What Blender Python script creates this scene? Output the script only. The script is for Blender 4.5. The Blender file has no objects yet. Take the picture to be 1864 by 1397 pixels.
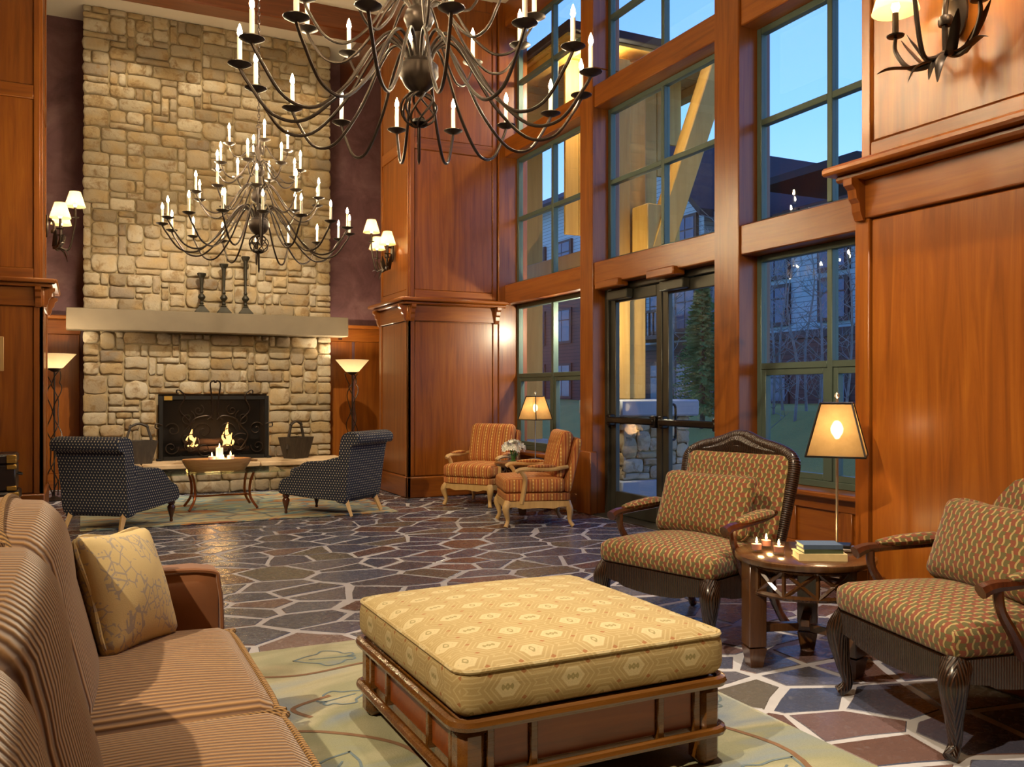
import bpy, bmesh, math, random
import numpy as np
from mathutils import Vector, Matrix
random.seed(7)
C = bpy.context.scene.collection
sc = bpy.context.scene
PI = math.pi
# ------------------------------------------------------------------ camera, world, big lights, exposure
YAW = math.radians(26.05)          # the room's Y axis runs along the window wall, away from the lens
F = 1600.0                         # focal length in pixels of the 1864x1397 frame
cam_d = bpy.data.cameras.new('camera'); cam = bpy.data.objects.new('camera', cam_d); C.objects.link(cam)
cam.location = (0, 0, 1.2); cam.rotation_euler = (PI/2, 0, -YAW)
cam_d.sensor_width = 36; cam_d.lens = F/1864*36; cam_d.shift_y = 16.5/1864
cam_d.clip_start = 0.05; cam_d.clip_end = 300
sc.camera = cam
sc.view_settings.view_transform = 'Standard'; sc.view_settings.look = 'None'
sc.view_settings.exposure = 0.9; sc.view_settings.gamma = 1.0
sc.view_settings.use_curve_mapping = False
sc.cycles.sample_clamp_indirect = 4.0
sc.cycles.max_bounces = 8; sc.cycles.transparent_max_bounces = 12
sc.cycles.caustics_reflective = False; sc.cycles.caustics_refractive = False

def world_sky():
    w = bpy.data.worlds.new('dusk_sky'); sc.world = w; w.use_nodes = True
    nt = w.node_tree; nt.nodes.clear()
    out = nt.nodes.new('ShaderNodeOutputWorld'); bg = nt.nodes.new('ShaderNodeBackground')
    tc = nt.nodes.new('ShaderNodeTexCoord'); sx = nt.nodes.new('ShaderNodeSeparateXYZ')
    rp = nt.nodes.new('ShaderNodeValToRGB')
    e = rp.color_ramp.elements
    e[0].position = 0.0; e[0].color = (0.46, 0.70, 1.0, 1)
    e[1].position = 0.75; e[1].color = (0.06, 0.17, 0.70, 1)
    k = rp.color_ramp.elements.new(0.28); k.color = (0.21, 0.44, 1.0, 1)
    nt.links.new(tc.outputs['Generated'], sx.inputs[0]); nt.links.new(sx.outputs['Z'], rp.inputs[0])
    nt.links.new(rp.outputs[0], bg.inputs[0]); bg.inputs[1].default_value = 1.05
    nt.links.new(bg.outputs[0], out.inputs[0])
world_sky()

def light(kind, name, loc, power, col, size=0.05, target=None, cone=60, blend=0.4, parent=None):
    d = bpy.data.lights.new(name, kind); o = bpy.data.objects.new(name, d); C.objects.link(o)
    d.energy = power; d.color = col
    if kind in ('POINT', 'SPOT'): d.shadow_soft_size = size
    if kind == 'SPOT': d.spot_size = math.radians(cone); d.spot_blend = blend
    o.location = loc
    if target is not None:
        o.rotation_euler = (Vector(target)-Vector(loc)).to_track_quat('-Z', 'Y').to_euler()
    if parent: o.parent = parent
    return o
WARM = (1.0, 0.80, 0.54); WARMW = (1.0, 0.86, 0.68)
# recessed ceiling downlights of the lounge (their housings are built further down)
SPOTS = [((-3.3, 0.4, 5.78), (0.6, 3.6, 0.2), 1050, 62, WARM, .05),
         ((1.35, 3.0, 5.78), (1.40, 2.75, .4), 290, 38, WARMW, .05),
         ((2.1, 1.6, 5.78), (2.9, 2.5, .4), 420, 46, WARMW, .05),
         ((0.38, 10.9, 5.78), (0.55, 11.75, 2.0), 34, 95, WARM, .06),
         ((1.5, 10.9, 5.78), (1.5, 11.75, 2.0), 34, 95, WARM, .06),
         ((2.6, 10.9, 5.78), (2.5, 11.75, 2.0), 34, 95, WARM, .06),
         ((2.2, 6.3, 5.78), (3.3, 9.2, 1.4), 950, 70, WARM, .06),
         ((0.4, 6.3, 5.78), (-.25, 9.2, 1.2), 800, 70, WARM, .06),
         ((1.5, 7.0, 5.78), (1.5, 11.7, 1.0), 760, 42, WARMW, .06)]
for p, t, e, c, col, r in SPOTS:
    light('SPOT', 'downlight_beam', p, e, col, r, t, c, .5)

# ------------------------------------------------------------------ helpers: colour and materials
def S(h, k=1.0):
    h = h.lstrip('#'); o = []
    for i in (0, 2, 4):
        c = int(h[i:i+2], 16)/255
        c = c/12.92 if c <= .04045 else ((c+.055)/1.055)**2.4
        o.append(c*k)
    return (*o, 1.0)

class NT:
    def __init__(s, name):
        s.m = bpy.data.materials.new(name); s.m.use_nodes = True; s.t = s.m.node_tree
        s.b = s.t.nodes['Principled BSDF']; s.out = s.t.nodes['Material Output']
    def n(s, typ, **kw):
        n = s.t.nodes.new('ShaderNode'+typ)
        for k, v in kw.items():
            if k.startswith('_'): setattr(n, k[1:], v)
        for k, v in kw.items():
            if not k.startswith('_'): s.set(n.inputs[int(k[1:])] if k[0] == 'i' and k[1:].isdigit() else n.inputs[k.replace('__', ' ')], v)
        return n
    def set(s, inp, v):
        if isinstance(v, bpy.types.NodeSocket): s.t.links.new(v, inp)
        elif isinstance(v, bpy.types.Node): s.t.links.new(v.outputs[0], inp)
        else: inp.default_value = v
    def M(s, op, a, b=0.0, c=None):
        n = s.t.nodes.new('ShaderNodeMath'); n.operation = op
        s.set(n.inputs[0], a); s.set(n.inputs[1], b)
        if c is not None: s.set(n.inputs[2], c)
        return n.outputs[0]
    def mix(s, f, a, b, mode='MIX'):
        n = s.t.nodes.new('ShaderNodeMix'); n.data_type = 'RGBA'; n.blend_type = mode
        s.set(n.inputs[0], f); s.set(n.inputs[6], a); s.set(n.inputs[7], b)
        return n.outputs[2]
    def ramp(s, f, stops, interp='LINEAR'):
        n = s.t.nodes.new('ShaderNodeValToRGB'); cr = n.color_ramp; cr.interpolation = interp
        cr.elements[0].position = stops[0][0]; cr.elements[0].color = stops[0][1]
        cr.elements[1].position = stops[-1][0]; cr.elements[1].color = stops[-1][1]
        for p, c in stops[1:-1]:
            e = cr.elements.new(p); e.color = c
        s.set(n.inputs[0], f); return n.outputs[0]
    def coord(s, which='Object'): return s.n('TexCoord').outputs[which]
    def map(s, v, scale=(1, 1, 1), loc=(0, 0, 0), rot=(0, 0, 0)):
        return s.n('Mapping', Vector=v, Scale=scale, Location=loc, Rotation=rot).outputs[0]
    def xyz(s, v):
        n = s.n('SeparateXYZ', i0=v); return n.outputs[0], n.outputs[1], n.outputs[2]
    def noise(s, v, scale=5, detail=4, rough=.55, dist=0):
        return s.n('TexNoise', Vector=v, Scale=scale, Detail=detail, Roughness=rough, Distortion=dist).outputs[0]
    def bump(s, h, strength=.3, dist=.01):
        b = s.n('Bump', Height=h, Strength=strength, Distance=dist); s.t.links.new(b.outputs[0], s.b.inputs['Normal'])
    def done(s, col=None, rough=.5, metal=0, **kw):
        if col is not None: s.set(s.b.inputs['Base Color'], col)
        s.set(s.b.inputs['Roughness'], rough); s.set(s.b.inputs['Metallic'], metal)
        for k, v in kw.items(): s.set(s.b.inputs[k.replace('__', ' ')], v)
        return s.m

def simple(name, col, rough=.5, metal=0, var=.12, scale=18, bump=0, **kw):
    t = NT(name); v = t.coord()
    nz = t.noise(v, scale, 4)
    c = t.mix(nz, tuple(x*(1-var*1.6) for x in col[:3])+(1,), tuple(min(1, x*(1+var*1.6)) for x in col[:3])+(1,))
    if bump: t.bump(t.noise(v, scale*4, 3), bump, .004)
    return t.done(c, rough, metal, **kw)

def wood(name, axis, dark, mid, lite, rough=.32, sc_=1.0, coat=.25, var=.25):
    t = NT(name); v = t.coord()
    s = [9*sc_]*3; s['xyz'.index(axis)] = .55*sc_
    m = t.map(v, tuple(s))
    oi = t.n('ObjectInfo').outputs['Random']
    off = t.n('VectorMath', _operation='ADD', i0=m, i1=t.n('CombineXYZ', X=t.M('MULTIPLY', oi, 37), Y=t.M('MULTIPLY', oi, 11), Z=0.0)).outputs[0]
    g = t.noise(off, 1.6, 5, .6, 1.2)
    s2 = [70*sc_]*3; s2['xyz'.index(axis)] = 1.6*sc_
    fine = t.noise(t.map(v, tuple(s2)), 2.0, 3, .6)
    c = t.ramp(g, [(.12, dark), (.5, mid), (.88, lite)])
    c = t.mix(t.M('MULTIPLY', fine, .18), c, dark)
    c = t.mix(t.M('MULTIPLY', oi, var), c, dark)
    t.bump(fine, .04, .002)
    return t.done(c, t.M('ADD', t.M('MULTIPLY', fine, .12), rough-.06), 0, Coat__Weight=coat, Coat__Roughness=.22)

def emis(name, col, strength):
    t = NT(name); e = t.n('Emission', Color=col, Strength=strength)
    t.t.links.new(e.outputs[0], t.out.inputs[0]); return t.m

def glass(name, tint=(.92, .97, .97, 1), base=.06):
    t = NT(name)
    tr = t.n('BsdfTransparent', Color=tint); gl = t.n('BsdfGlossy', Color=(1, 1, 1, 1), Roughness=.01)
    lw = t.n('LayerWeight', Blend=.5); fr = t.M('ADD', t.M('MULTIPLY', t.M('POWER', lw.outputs['Facing'], 4.5), .85), .025)
    mx = t.n('MixShader', i0=fr, i1=tr.outputs[0], i2=gl.outputs[0])
    t.t.links.new(mx.outputs[0], t.out.inputs[0]); return t.m

M = {}
CH = [S('#582a0a'), S('#925015'), S('#b06c22')]
for ax in 'xyz':
    M['wood_'+ax] = wood('cherry_wood_'+ax, ax, *CH)
M['beam'] = wood('brown_beam', 'x', S('#4a2410'), S('#6f3a1a'), S('#8a4e28'))
M['lightwood'] = wood('pale_oak', 'z', S('#a98550'), S('#c7a268'), S('#dcbc86'), .45, 1.4, .05)
M['darkwood'] = wood('dark_mahogany', 'z', S('#2a120a'), S('#4a2412'), S('#6b381c'), .25, 1.6, .5)
M['ottowood'] = wood('ottoman_walnut', 'x', S('#3a2008'), S('#6e4416'), S('#8c5c22'), .28, 1.6, .5)
M['ottopanel'] = wood('ottoman_panel_wood', 'x', S('#5e2c0e'), S('#8a4418'), S('#9c5622'), .35, 1.6, .2)
M['tablewood'] = wood('fret_table_walnut', 'z', S('#35200f'), S('#5c3a1e'), S('#75502e'), .22, 2, .6)
M['porch_wood'] = wood('porch_timber', 'z', S('#a87832'), S('#c89a48'), S('#d8b060'), .6, .6, 0)
M['bowlwood'] = wood('rough_bowl_wood', 'x', S('#7a5630'), S('#a97d4c'), S('#c29a66'), .6, 1.5, 0)
M['bucket'] = wood('aged_bucket_wood', 'z', S('#1c1712'), S('#3a3024'), S('#55493a'), .7, 1.5, 0, .1)
M['iron'] = simple('dark_bronze_iron', S('#3a3028'), .38, .75, .2, 30)
M['iron_black'] = simple('black_iron', S('#15120f'), .5, .4, .2, 30)
M['copper'] = simple('copper_tube', S('#8a4a22'), .35, .7, .15, 20)
M['sleeve'] = simple('candle_sleeve', S('#f2e6c8'), .5, 0, .05, 20)
M['wax'] = simple('white_wax', S('#f4ecd8'), .45, 0, .04, 20, Subsurface__Weight=.2)
M['bulb'] = emis('candle_bulb_glow', (1, .78, .46, 1), 300)
M['flame'] = emis('flame_glow', (1, .62, .20, 1), 30)
M['fire'] = emis('fire_glow', (1, .48, .12, 1), 5)
M['glass'] = glass('window_glass')
M['clearglass'] = glass('clear_glass', (.97, .99, .97, 1))
M['tableglass'] = glass('table_glass', (.80, .92, .88, 1))
M['steel'] = simple('brushed_steel', S('#b8b2a6'), .28, .9, .06, 40)
M['brass'] = simple('old_brass', S('#b89448'), .35, .8, .12, 30)
M['alu'] = simple('grey_green_aluminium', S('#55655c'), .45, .3, .05, 10)
M['bronze_door'] = simple('bronze_door_metal', S('#4c4a42'), .42, .5, .05, 10)
M['dark_metal'] = simple('dark_push_bar', S('#2a2522'), .35, .6, .06, 10)
M['mantel'] = simple('cast_stone', S('#6c5f49'), .75, 0, .10, 5, .15)
M['slab'] = simple('sandstone_slab', S('#c9ad86'), .7, 0, .16, 9, .25)
M['firebox'] = simple('sooty_firebrick', S('#17120e'), .9, 0, .3, 14, .3)
M['log'] = simple('charred_log', S('#2b1a10'), .9, 0, .5, 20, .5)
M['ceiling'] = simple('cream_ceiling_plaster', S('#d8cdb8'), .8, 0, .03, 3)
M['leather'] = simple('black_trunk_leather', S('#241410'), .4, 0, .35, 14, .2)
M['white'] = simple('white_trim', S('#e8e4da'), .5, 0, .03, 10)
M['paperw'] = simple('page_paper', S('#e6d9b6'), .8, 0, .06, 60)
M['cloth_blue'] = simple('blue_book_cloth', S('#44566e'), .55, 0, .1, 40)
M['cloth_green'] = simple('green_book_cloth', S('#3f4a34'), .6, 0, .1, 40)
M['cloth_cream'] = simple('cream_book_cloth', S('#cdb884'), .6, 0, .1, 40)
M['petal'] = simple('white_petal', S('#f4f1e6'), .6, 0, .04, 40, Subsurface__Weight=.1)
M['leaf'] = simple('green_stem_leaf', S('#4a7a2c'), .5, 0, .25, 20)
M['redwax'] = simple('rose_wax', S('#b8786c'), .5, 0, .06, 20)
M['wallgrey'] = simple('far_hall_plaster', S('#a06a3c'), .8, 0, .08, 4)

def m_plaster():
    t = NT('mauve_faux_plaster'); v = t.coord()
    n1 = t.noise(v, 2.2, 6, .65, .8); n2 = t.noise(v, 14, 4, .6)
    c = t.ramp(n1, [(.3, S('#4c2c30')), (.5, S('#6a4648')), (.72, S('#80605e'))])
    c = t.mix(t.M('MULTIPLY', n2, .35), c, S('#47282c')); t.bump(n2, .1, .004)
    return t.done(c, .6)
M['plaster'] = m_plaster()

def m_stone(name, stops, scale=7, patch='#a88a54', rough=.85):
    t = NT(name); v = t.coord()
    oi = t.n('ObjectInfo').outputs['Random']; ri = t.n('NewGeometry').outputs['Random Per Island']
    r = t.M('FRACT', t.M('ADD', t.M('MULTIPLY', oi, 3.0), ri))
    c = t.ramp(r, stops)
    wv = t.n('VectorMath', _operation='ADD', i0=v, i1=t.n('CombineXYZ', X=t.M('MULTIPLY', r, 30), Y=0.0, Z=t.M('MULTIPLY', r, 17))).outputs[0]
    n1 = t.noise(wv, scale, 6, .68, .4); n2 = t.noise(wv, scale*5, 5, .65); n3 = t.noise(wv, scale*.45, 3, .5)
    c = t.mix(t.M('MULTIPLY', t.M('SMOOTH_MIN', t.M('MAXIMUM', t.M('MULTIPLY', t.M('SUBTRACT', n3, .46), 6), 0), 1, .1), .6), c, S(patch))
    c = t.mix(t.M('MINIMUM', t.M('MULTIPLY', t.M('MAXIMUM', t.M('SUBTRACT', n1, .52), 0), 6), .8), c, S('#7a5c30'))
    c = t.mix(t.M('MULTIPLY', n2, .35), c, S('#5a4a34'))
    t.bump(t.M('ADD', t.M('MULTIPLY', n1, .6), t.M('MULTIPLY', n2, .5)), .55, .02)
    return t.done(c, rough)
M['stone'] = m_stone('limestone_rubble', [(0, S('#a8997c')), (.2, S('#bbae92')), (.4, S('#948568')), (.55, S('#c4b89e')), (.75, S('#85755a')), (.88, S('#ad9c7e')), (1, S('#7f7260'))])
M['stone_out'] = m_stone('porch_stone', [(0, S('#8a8070')), (.3, S('#b8aa90')), (.6, S('#9a8a70')), (1, S('#c2b8a2'))])
M['mortar'] = simple('stone_mortar', S('#978664'), .9, 0, .15, 20, .3)

def m_slate():
    t = NT('slate_flagstone'); v = t.coord()
    oi = t.n('ObjectInfo').outputs['Random']; ri = t.n('NewGeometry').outputs['Random Per Island']
    r = t.M('FRACT', t.M('ADD', t.M('MULTIPLY', oi, 5.0), ri))
    c = t.ramp(r, [(0, S('#4c5266')), (.18, S('#5f6476')), (.34, S('#54566a')), (.5, S('#6a6872')), (.62, S('#5a5860')), (.74, S('#78605e')), (.82, S('#6c665c')), (.9, S('#6e5248')), (1, S('#525c74'))], 'CONSTANT')
    wv = t.n('VectorMath', _operation='ADD', i0=v, i1=t.n('CombineXYZ', X=t.M('MULTIPLY', r, 40), Y=0.0, Z=0.0)).outputs[0]
    n1 = t.noise(t.map(wv, (1, 2.2, 1)), 3.2, 6, .65, 1.0); n2 = t.noise(wv, 26, 5, .65, .5)
    c = t.mix(t.M('MULTIPLY', n1, .4), c, S('#454049'))
    c = t.mix(t.M('MINIMUM', t.M('MULTIPLY', t.M('MAXIMUM', t.M('SUBTRACT', n2, .58), 0), 2.2), .5), c, S('#8a8890'))
    t.bump(t.M('ADD', n1, t.M('MULTIPLY', n2, .35)), .22, .014)
    return t.done(c, t.M('ADD', t.M('MULTIPLY', n2, .26), .13), 0)
M['slate'] = m_slate()
M['grout'] = simple('pale_floor_grout', S('#b6b3b6'), .7, 0, .12, 10, .2)

# ---- fabrics, all driven by metre-scaled UVs
def m_weave():
    t = NT('red_olive_gold_weave'); u, v, _ = t.xyz(t.coord('UV'))
    a = t.M('DIVIDE', u, .026); b = t.M('DIVIDE', v, .046)
    w = t.M('ADD', a, t.M('MULTIPLY', t.M('SINE', t.M('MULTIPLY', b, 2*PI)), .15))
    brk = t.M('LESS_THAN', t.M('FRACT', t.M('ADD', b, t.M('MULTIPLY', t.M('ABSOLUTE', t.M('MODULO', t.M('FLOOR', t.M('ADD', w, .5)), 2)), .5))), .74)
    line = t.M('GREATER_THAN', t.M('ABSOLUTE', t.M('SUBTRACT', t.M('FRACT', w), .5)), .355)
    line = t.M('MULTIPLY', line, brk)
    par = t.M('MODULO', t.M('ADD', t.M('FLOOR', w), t.M('FLOOR', t.M('MULTIPLY', b, 2))), 2)
    par = t.M('ABSOLUTE', par)
    c = t.mix(par, S('#565022'), S('#7a341a'))
    c = t.mix(line, c, S('#a8905a'))
    nz = t.noise(t.coord('UV'), 320, 2)
    c = t.mix(t.M('MULTIPLY', nz, .45), c, S('#4a3a1c'))
    t.bump(t.M('ADD', t.M('MULTIPLY', line, .6), nz), .25, .003)
    return t.done(c, .85, 0, Sheen__Weight=.15)
M['weave'] = m_weave()

def m_dots():
    t = NT('navy_dotted_cloth'); u, v, _ = t.xyz(t.coord('UV'))
    a = t.M('DIVIDE', u, .030); b = t.M('DIVIDE', v, .024)
    row = t.M('ABSOLUTE', t.M('MODULO', t.M('FLOOR', b), 2))
    x = t.M('SUBTRACT', t.M('FRACT', t.M('ADD', a, t.M('MULTIPLY', row, .5))), .5)
    y = t.M('SUBTRACT', t.M('FRACT', b), .5)
    d = t.M('ADD', t.M('MULTIPLY', t.M('MULTIPLY', x, x), 1.6), t.M('MULTIPLY', t.M('MULTIPLY', y, y), .75))
    dot = t.M('LESS_THAN', d, .045)
    nz = t.noise(t.coord('UV'), 300, 2)
    c = t.mix(t.M('MULTIPLY', nz, .6), S('#141b2e'), S('#252d40'))
    c = t.mix(dot, c, S('#b5ab90')); t.bump(nz, .2, .002)
    return t.done(c, .85)
M['dots'] = m_dots()

def m_cord():
    t = NT('tan_corduroy'); x, y, z = t.xyz(t.coord('Object'))
    wob = t.M('MULTIPLY', t.noise(t.coord('Object'), 5, 2), .012)
    s = t.M('ADD', t.M('MULTIPLY', t.M('SINE', t.M('MULTIPLY', t.M('ADD', y, wob), 2*PI/.019)), .5), .5)
    c = t.mix(s, S('#50341d'), S('#a67e4c'))
    n = t.noise(t.coord('Object'), 6, 3)
    c = t.mix(t.M('MULTIPLY', n, .3), c, S('#8a5a3c'))
    t.bump(s, .7, .006)
    return t.done(c, .8, 0, Sheen__Weight=.25)
M['cord'] = m_cord()
M['suede'] = simple('rust_suede', S('#7c4a22'), .8, 0, .14, 9, .1, Sheen__Weight=.3)
def m_rope():
    t = NT('rope_piping'); x, y, z = t.xyz(t.coord())
    s = t.M('ADD', t.M('MULTIPLY', t.M('SINE', t.M('MULTIPLY', t.M('ADD', t.M('ADD', x, y), t.M('MULTIPLY', z, .8)), 2*PI/.014)), .5), .5)
    t.bump(s, .5, .003); return t.done(t.mix(s, S('#4a3018'), S('#a8824e')), .8)
M['piping'] = m_rope()

def m_stripe():
    t = NT('orange_striped_cloth'); u, v, _ = t.xyz(t.coord('UV'))
    f = t.M('FRACT', t.M('DIVIDE', u, .085))
    c = t.ramp(f, [(0, S('#a8602f')), (.10, S('#d5a456')), (.16, S('#b4703a')), (.30, S('#80522c')), (.38, S('#cf9046')), (.56, S('#8c5a2c')), (.62, S('#b86a34')), (.80, S('#d8a456')), (.86, S('#a04e2c'))], 'CONSTANT')
    b = t.M('SUBTRACT', t.M('FRACT', t.M('DIVIDE', v, .034)), .5)
    x = t.M('SUBTRACT', f, .47)
    dot = t.M('LESS_THAN', t.M('ADD', t.M('MULTIPLY', t.M('MULTIPLY', x, x), 9), t.M('MULTIPLY', b, b)), .06)
    c = t.mix(dot, c, S('#e4c070'))
    nz = t.noise(t.coord('UV'), 260, 2); c = t.mix(t.M('MULTIPLY', nz, .3), c, S('#7a3f22')); t.bump(nz, .15, .002)
    return t.done(c, .85)
M['stripe'] = m_stripe()

def m_damask():
    t = NT('gold_hexagon_damask'); u, v, _ = t.xyz(t.coord('UV'))
    def lat(ou, ov):
        a = t.M('ABSOLUTE', t.M('SUBTRACT', t.M('FRACT', t.M('ADD', t.M('DIVIDE', u, .21), ou)), .5))
        b = t.M('ABSOLUTE', t.M('SUBTRACT', t.M('FRACT', t.M('ADD', t.M('DIVIDE', v, .145), ov)), .5))
        hexd = t.M('MAXIMUM', t.M('ADD', t.M('MULTIPLY', a, 1.25), t.M('MULTIPLY', b, .72)), t.M('MULTIPLY', b, 1.25))
        return hexd, a, b
    h1, a1, b1 = lat(0, 0); h2, a2, b2 = lat(.5, .5)
    d = t.M('MINIMUM', h1, h2)
    lines = t.M('GREATER_THAN', t.M('FRACT', t.M('MULTIPLY', d, 9)), .72)
    core = t.M('LESS_THAN', d, .24)
    n1 = t.noise(t.coord('UV'), 7, 3); nz = t.noise(t.coord('UV'), 240, 3)
    c = t.mix(n1, S('#a08a58'), S('#b6a070'))
    c = t.mix(t.M('MULTIPLY', core, .7), c, S('#cdbd92'))
    c = t.mix(t.M('MULTIPLY', lines, .38), c, S('#d2c090'))
    fl = t.M('LESS_THAN', t.M('ABSOLUTE', t.M('SUBTRACT', t.M('ADD', t.M('MULTIPLY', t.M('SINE', t.M('MULTIPLY', a1, 60)), .04), d), .06)), .035)
    c = t.mix(t.M('MULTIPLY', fl, .7), c, S('#7d7440'))
    red = t.M('LESS_THAN', t.M('ADD', t.M('ABSOLUTE', t.M('SUBTRACT', a1, .25)), t.M('ABSOLUTE', t.M('SUBTRACT', b1, .25))), .045)
    c = t.mix(t.M('MULTIPLY', red, .75), c, S('#96542e'))
    c = t.mix(t.M('MULTIPLY', nz, .28), c, S('#7e6430')); t.bump(t.M('ADD', t.M('MULTIPLY', lines, .5), nz), .25, .003)
    return t.done(c, .85)
M['damask'] = m_damask()

def m_branch():
    t = NT('yellow_branch_print'); uv = t.coord('UV'); u, v, _ = t.xyz(uv)
    vo = t.n('TexVoronoi', _feature='DISTANCE_TO_EDGE', Vector=t.map(uv, (1, .7, 1)), Scale=34, Randomness=1.0)
    ln = t.M('LESS_THAN', vo.outputs['Distance'], .05)
    v2 = t.n('TexVoronoi', Vector=uv, Scale=64, Randomness=1.0)
    dot = t.M('LESS_THAN', v2.outputs['Distance'], .24)
    msk = t.M('GREATER_THAN', t.noise(uv, 9, 2), .47)
    f = t.M('MULTIPLY', t.M('MAXIMUM', ln, dot), msk)
    nz = t.noise(uv, 240, 2); t.bump(nz, .2, .002)
    c = t.mix(t.M('MULTIPLY', nz, .3), S('#cdb682'), S('#ab9460'))
    return t.done(t.mix(t.M('MULTIPLY', f, .75), c, S('#948c88')), .85)
M['branch'] = m_branch()

def m_rug(name, stops, s=1.0, lineC=None):
    t = NT(name); v = t.coord()
    n1 = t.noise(t.map(v, (.7*s, 1.5*s, 1)), 1.5, 3, .5, 1.5); nz = t.noise(v, 160, 3)
    c = t.ramp(n1, stops)
    if lineC:
        vo = t.n('TexVoronoi', _feature='DISTANCE_TO_EDGE', Vector=t.map(v, (1.2, 2.2, 1)), Scale=1.6, Randomness=1.0)
        c = t.mix(t.M('MULTIPLY', t.M('LESS_THAN', vo.outputs['Distance'], .03), .55), c, lineC)
    c = t.mix(t.M('MULTIPLY', nz, .35), c, S('#5f5a44')); t.bump(nz, .5, .004)
    return t.done(c, .95)
M['rug_leaf'] = m_rug('leaf_rug_wool', [(.28, S('#76879a')), (.4, S('#9fa49c')), (.5, S('#b3ac8c')), (.6, S('#969676')), (.75, S('#7c8c9c'))])
M['rug_color'] = m_rug('bright_rug_wool', [(.22, S('#3f6a84')), (.36, S('#8fb0b4')), (.45, S('#d4c694')), (.53, S('#6f98a8')), (.60, S('#cf9a54')), (.68, S('#a85e46')), (.76, S('#b4c4b4')), (.88, S('#44708a'))], 1.6, S('#39455a'))
M['vine'] = simple('vine_brown_wool', S('#7c5c42'), .95, 0, .2, 40)
M['vineleaf'] = simple('leaf_outline_wool', S('#66757a'), .95, 0, .2, 40)

def m_wicker():
    t = NT('dark_wrapped_wicker'); x, y, z = t.xyz(t.coord('UV'))
    w = t.M('ADD', t.M('MULTIPLY', t.M('SINE', t.M('MULTIPLY', x, 2*PI/.011)), .5), .5)
    c = t.mix(w, S('#0c0603'), S('#3a2110')); t.bump(w, .8, .006)
    return t.done(c, .3, 0, Coat__Weight=.5, Coat__Roughness=.2)
M['wicker'] = m_wicker()

def m_shade(name, col, em, mott=.5, tl=.65, clear=0):
    t = NT(name); v = t.coord(); n = t.noise(v, 22, 5, .65)
    c = t.mix(t.M('MULTIPLY', n, mott), col, tuple(x*.55 for x in col[:3])+(1,))
    d = t.n('BsdfDiffuse', Color=c); tr = t.n('BsdfTranslucent', Color=c)
    mx = t.n('MixShader', i0=tl, i1=d.outputs[0], i2=tr.outputs[0])
    if clear: mx = t.n('MixShader', i0=clear, i1=mx.outputs[0], i2=t.n('BsdfTransparent').outputs[0])
    ad = t.n('AddShader', i0=mx.outputs[0], i1=t.n('Emission', Color=c, Strength=em).outputs[0])
    t.t.links.new(ad.outputs[0], t.out.inputs[0]); return t.m
M['mica'] = m_shade('mica_shade', S('#a8895c'), 0, .9, .5, .05)
M['paper_shade'] = m_shade('cream_paper_shade', S('#f2d6a0'), 0, .1)
M['bowl_shade'] = m_shade('alabaster_bowl', S('#f4ead2'), 0, .25)

def m_grass():
    t = NT('dusk_lawn'); v = t.coord(); n = t.noise(v, 1.2, 4); n2 = t.noise(v, 40, 3)
    c = t.mix(n, S('#8c8434'), S('#b8a448')); c = t.mix(t.M('MULTIPLY', n2, .5), c, S('#1f3418')); t.bump(n2, .6, .05)
    return t.done(c, .9)
M['grass'] = m_grass()
M['paving'] = simple('porch_concrete', S('#8d9096'), .6, 0, .08, 3)
def m_siding(name, a, b, pitch=.16):
    t = NT(name); x, y, z = t.xyz(t.coord()); f = t.M('FRACT', t.M('DIVIDE', z, pitch))
    n = t.noise(t.coord(), 3, 3)
    c = t.mix(t.M('MULTIPLY', n, .5), a, b); c = t.mix(t.M('LESS_THAN', f, .13), c, tuple(q*.45 for q in b[:3])+(1,))
    t.bump(f, .5, .03); return t.done(c, .8)
M['siding'] = m_siding('shingle_siding', S('#92a2ac'), S('#788894'))
M['siding_dark'] = m_siding('dark_shingle_siding', S('#5a3a34'), S('#45302c'))
M['roof'] = simple('dark_shingle_roof', S('#15161c'), .85, 0, .2, 6)
M['trimdark'] = simple('dark_window_trim', S('#3c2a28'), .7, 0, .1, 6)
M['farpane'] = simple('far_window_pane', S('#33415e'), .15, .2, .2, 3)
M['needle'] = simple('conifer_needles', S('#56743c'), .8, 0, .35, 8)
M['bark'] = simple('tree_bark', S('#5a4a3a'), .9, 0, .3, 10)
M['aspen'] = simple('pale_aspen_bark', S('#7c7a76'), .9, 0, .3, 10)
# ------------------------------------------------------------------ helpers: meshes and objects
def cr(pts, n=6, closed=False):
    P = [Vector(p) for p in pts]; out = []; L = len(P)
    rng = range(L) if closed else range(L-1)
    for i in rng:
        if closed: a, b, c, d = P[i-1], P[i], P[(i+1) % L], P[(i+2) % L]
        else: a, b, c, d = P[max(i-1, 0)], P[i], P[i+1], P[min(i+2, L-1)]
        for k in range(n):
            t = k/n
            out.append(.5*((2*b)+(c-a)*t+(2*a-5*b+4*c-d)*t*t+(3*b-a-3*c+d)*t**3))
    if not closed: out.append(P[-1])
    return out

def lerp_list(vals, n):
    vals = list(vals); m = len(vals)-1; o = []
    for i in range(n):
        t = i/(n-1)*m; k = min(int(t), m-1); o.append(vals[k]+(vals[k+1]-vals[k])*(t-k))
    return o

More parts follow.
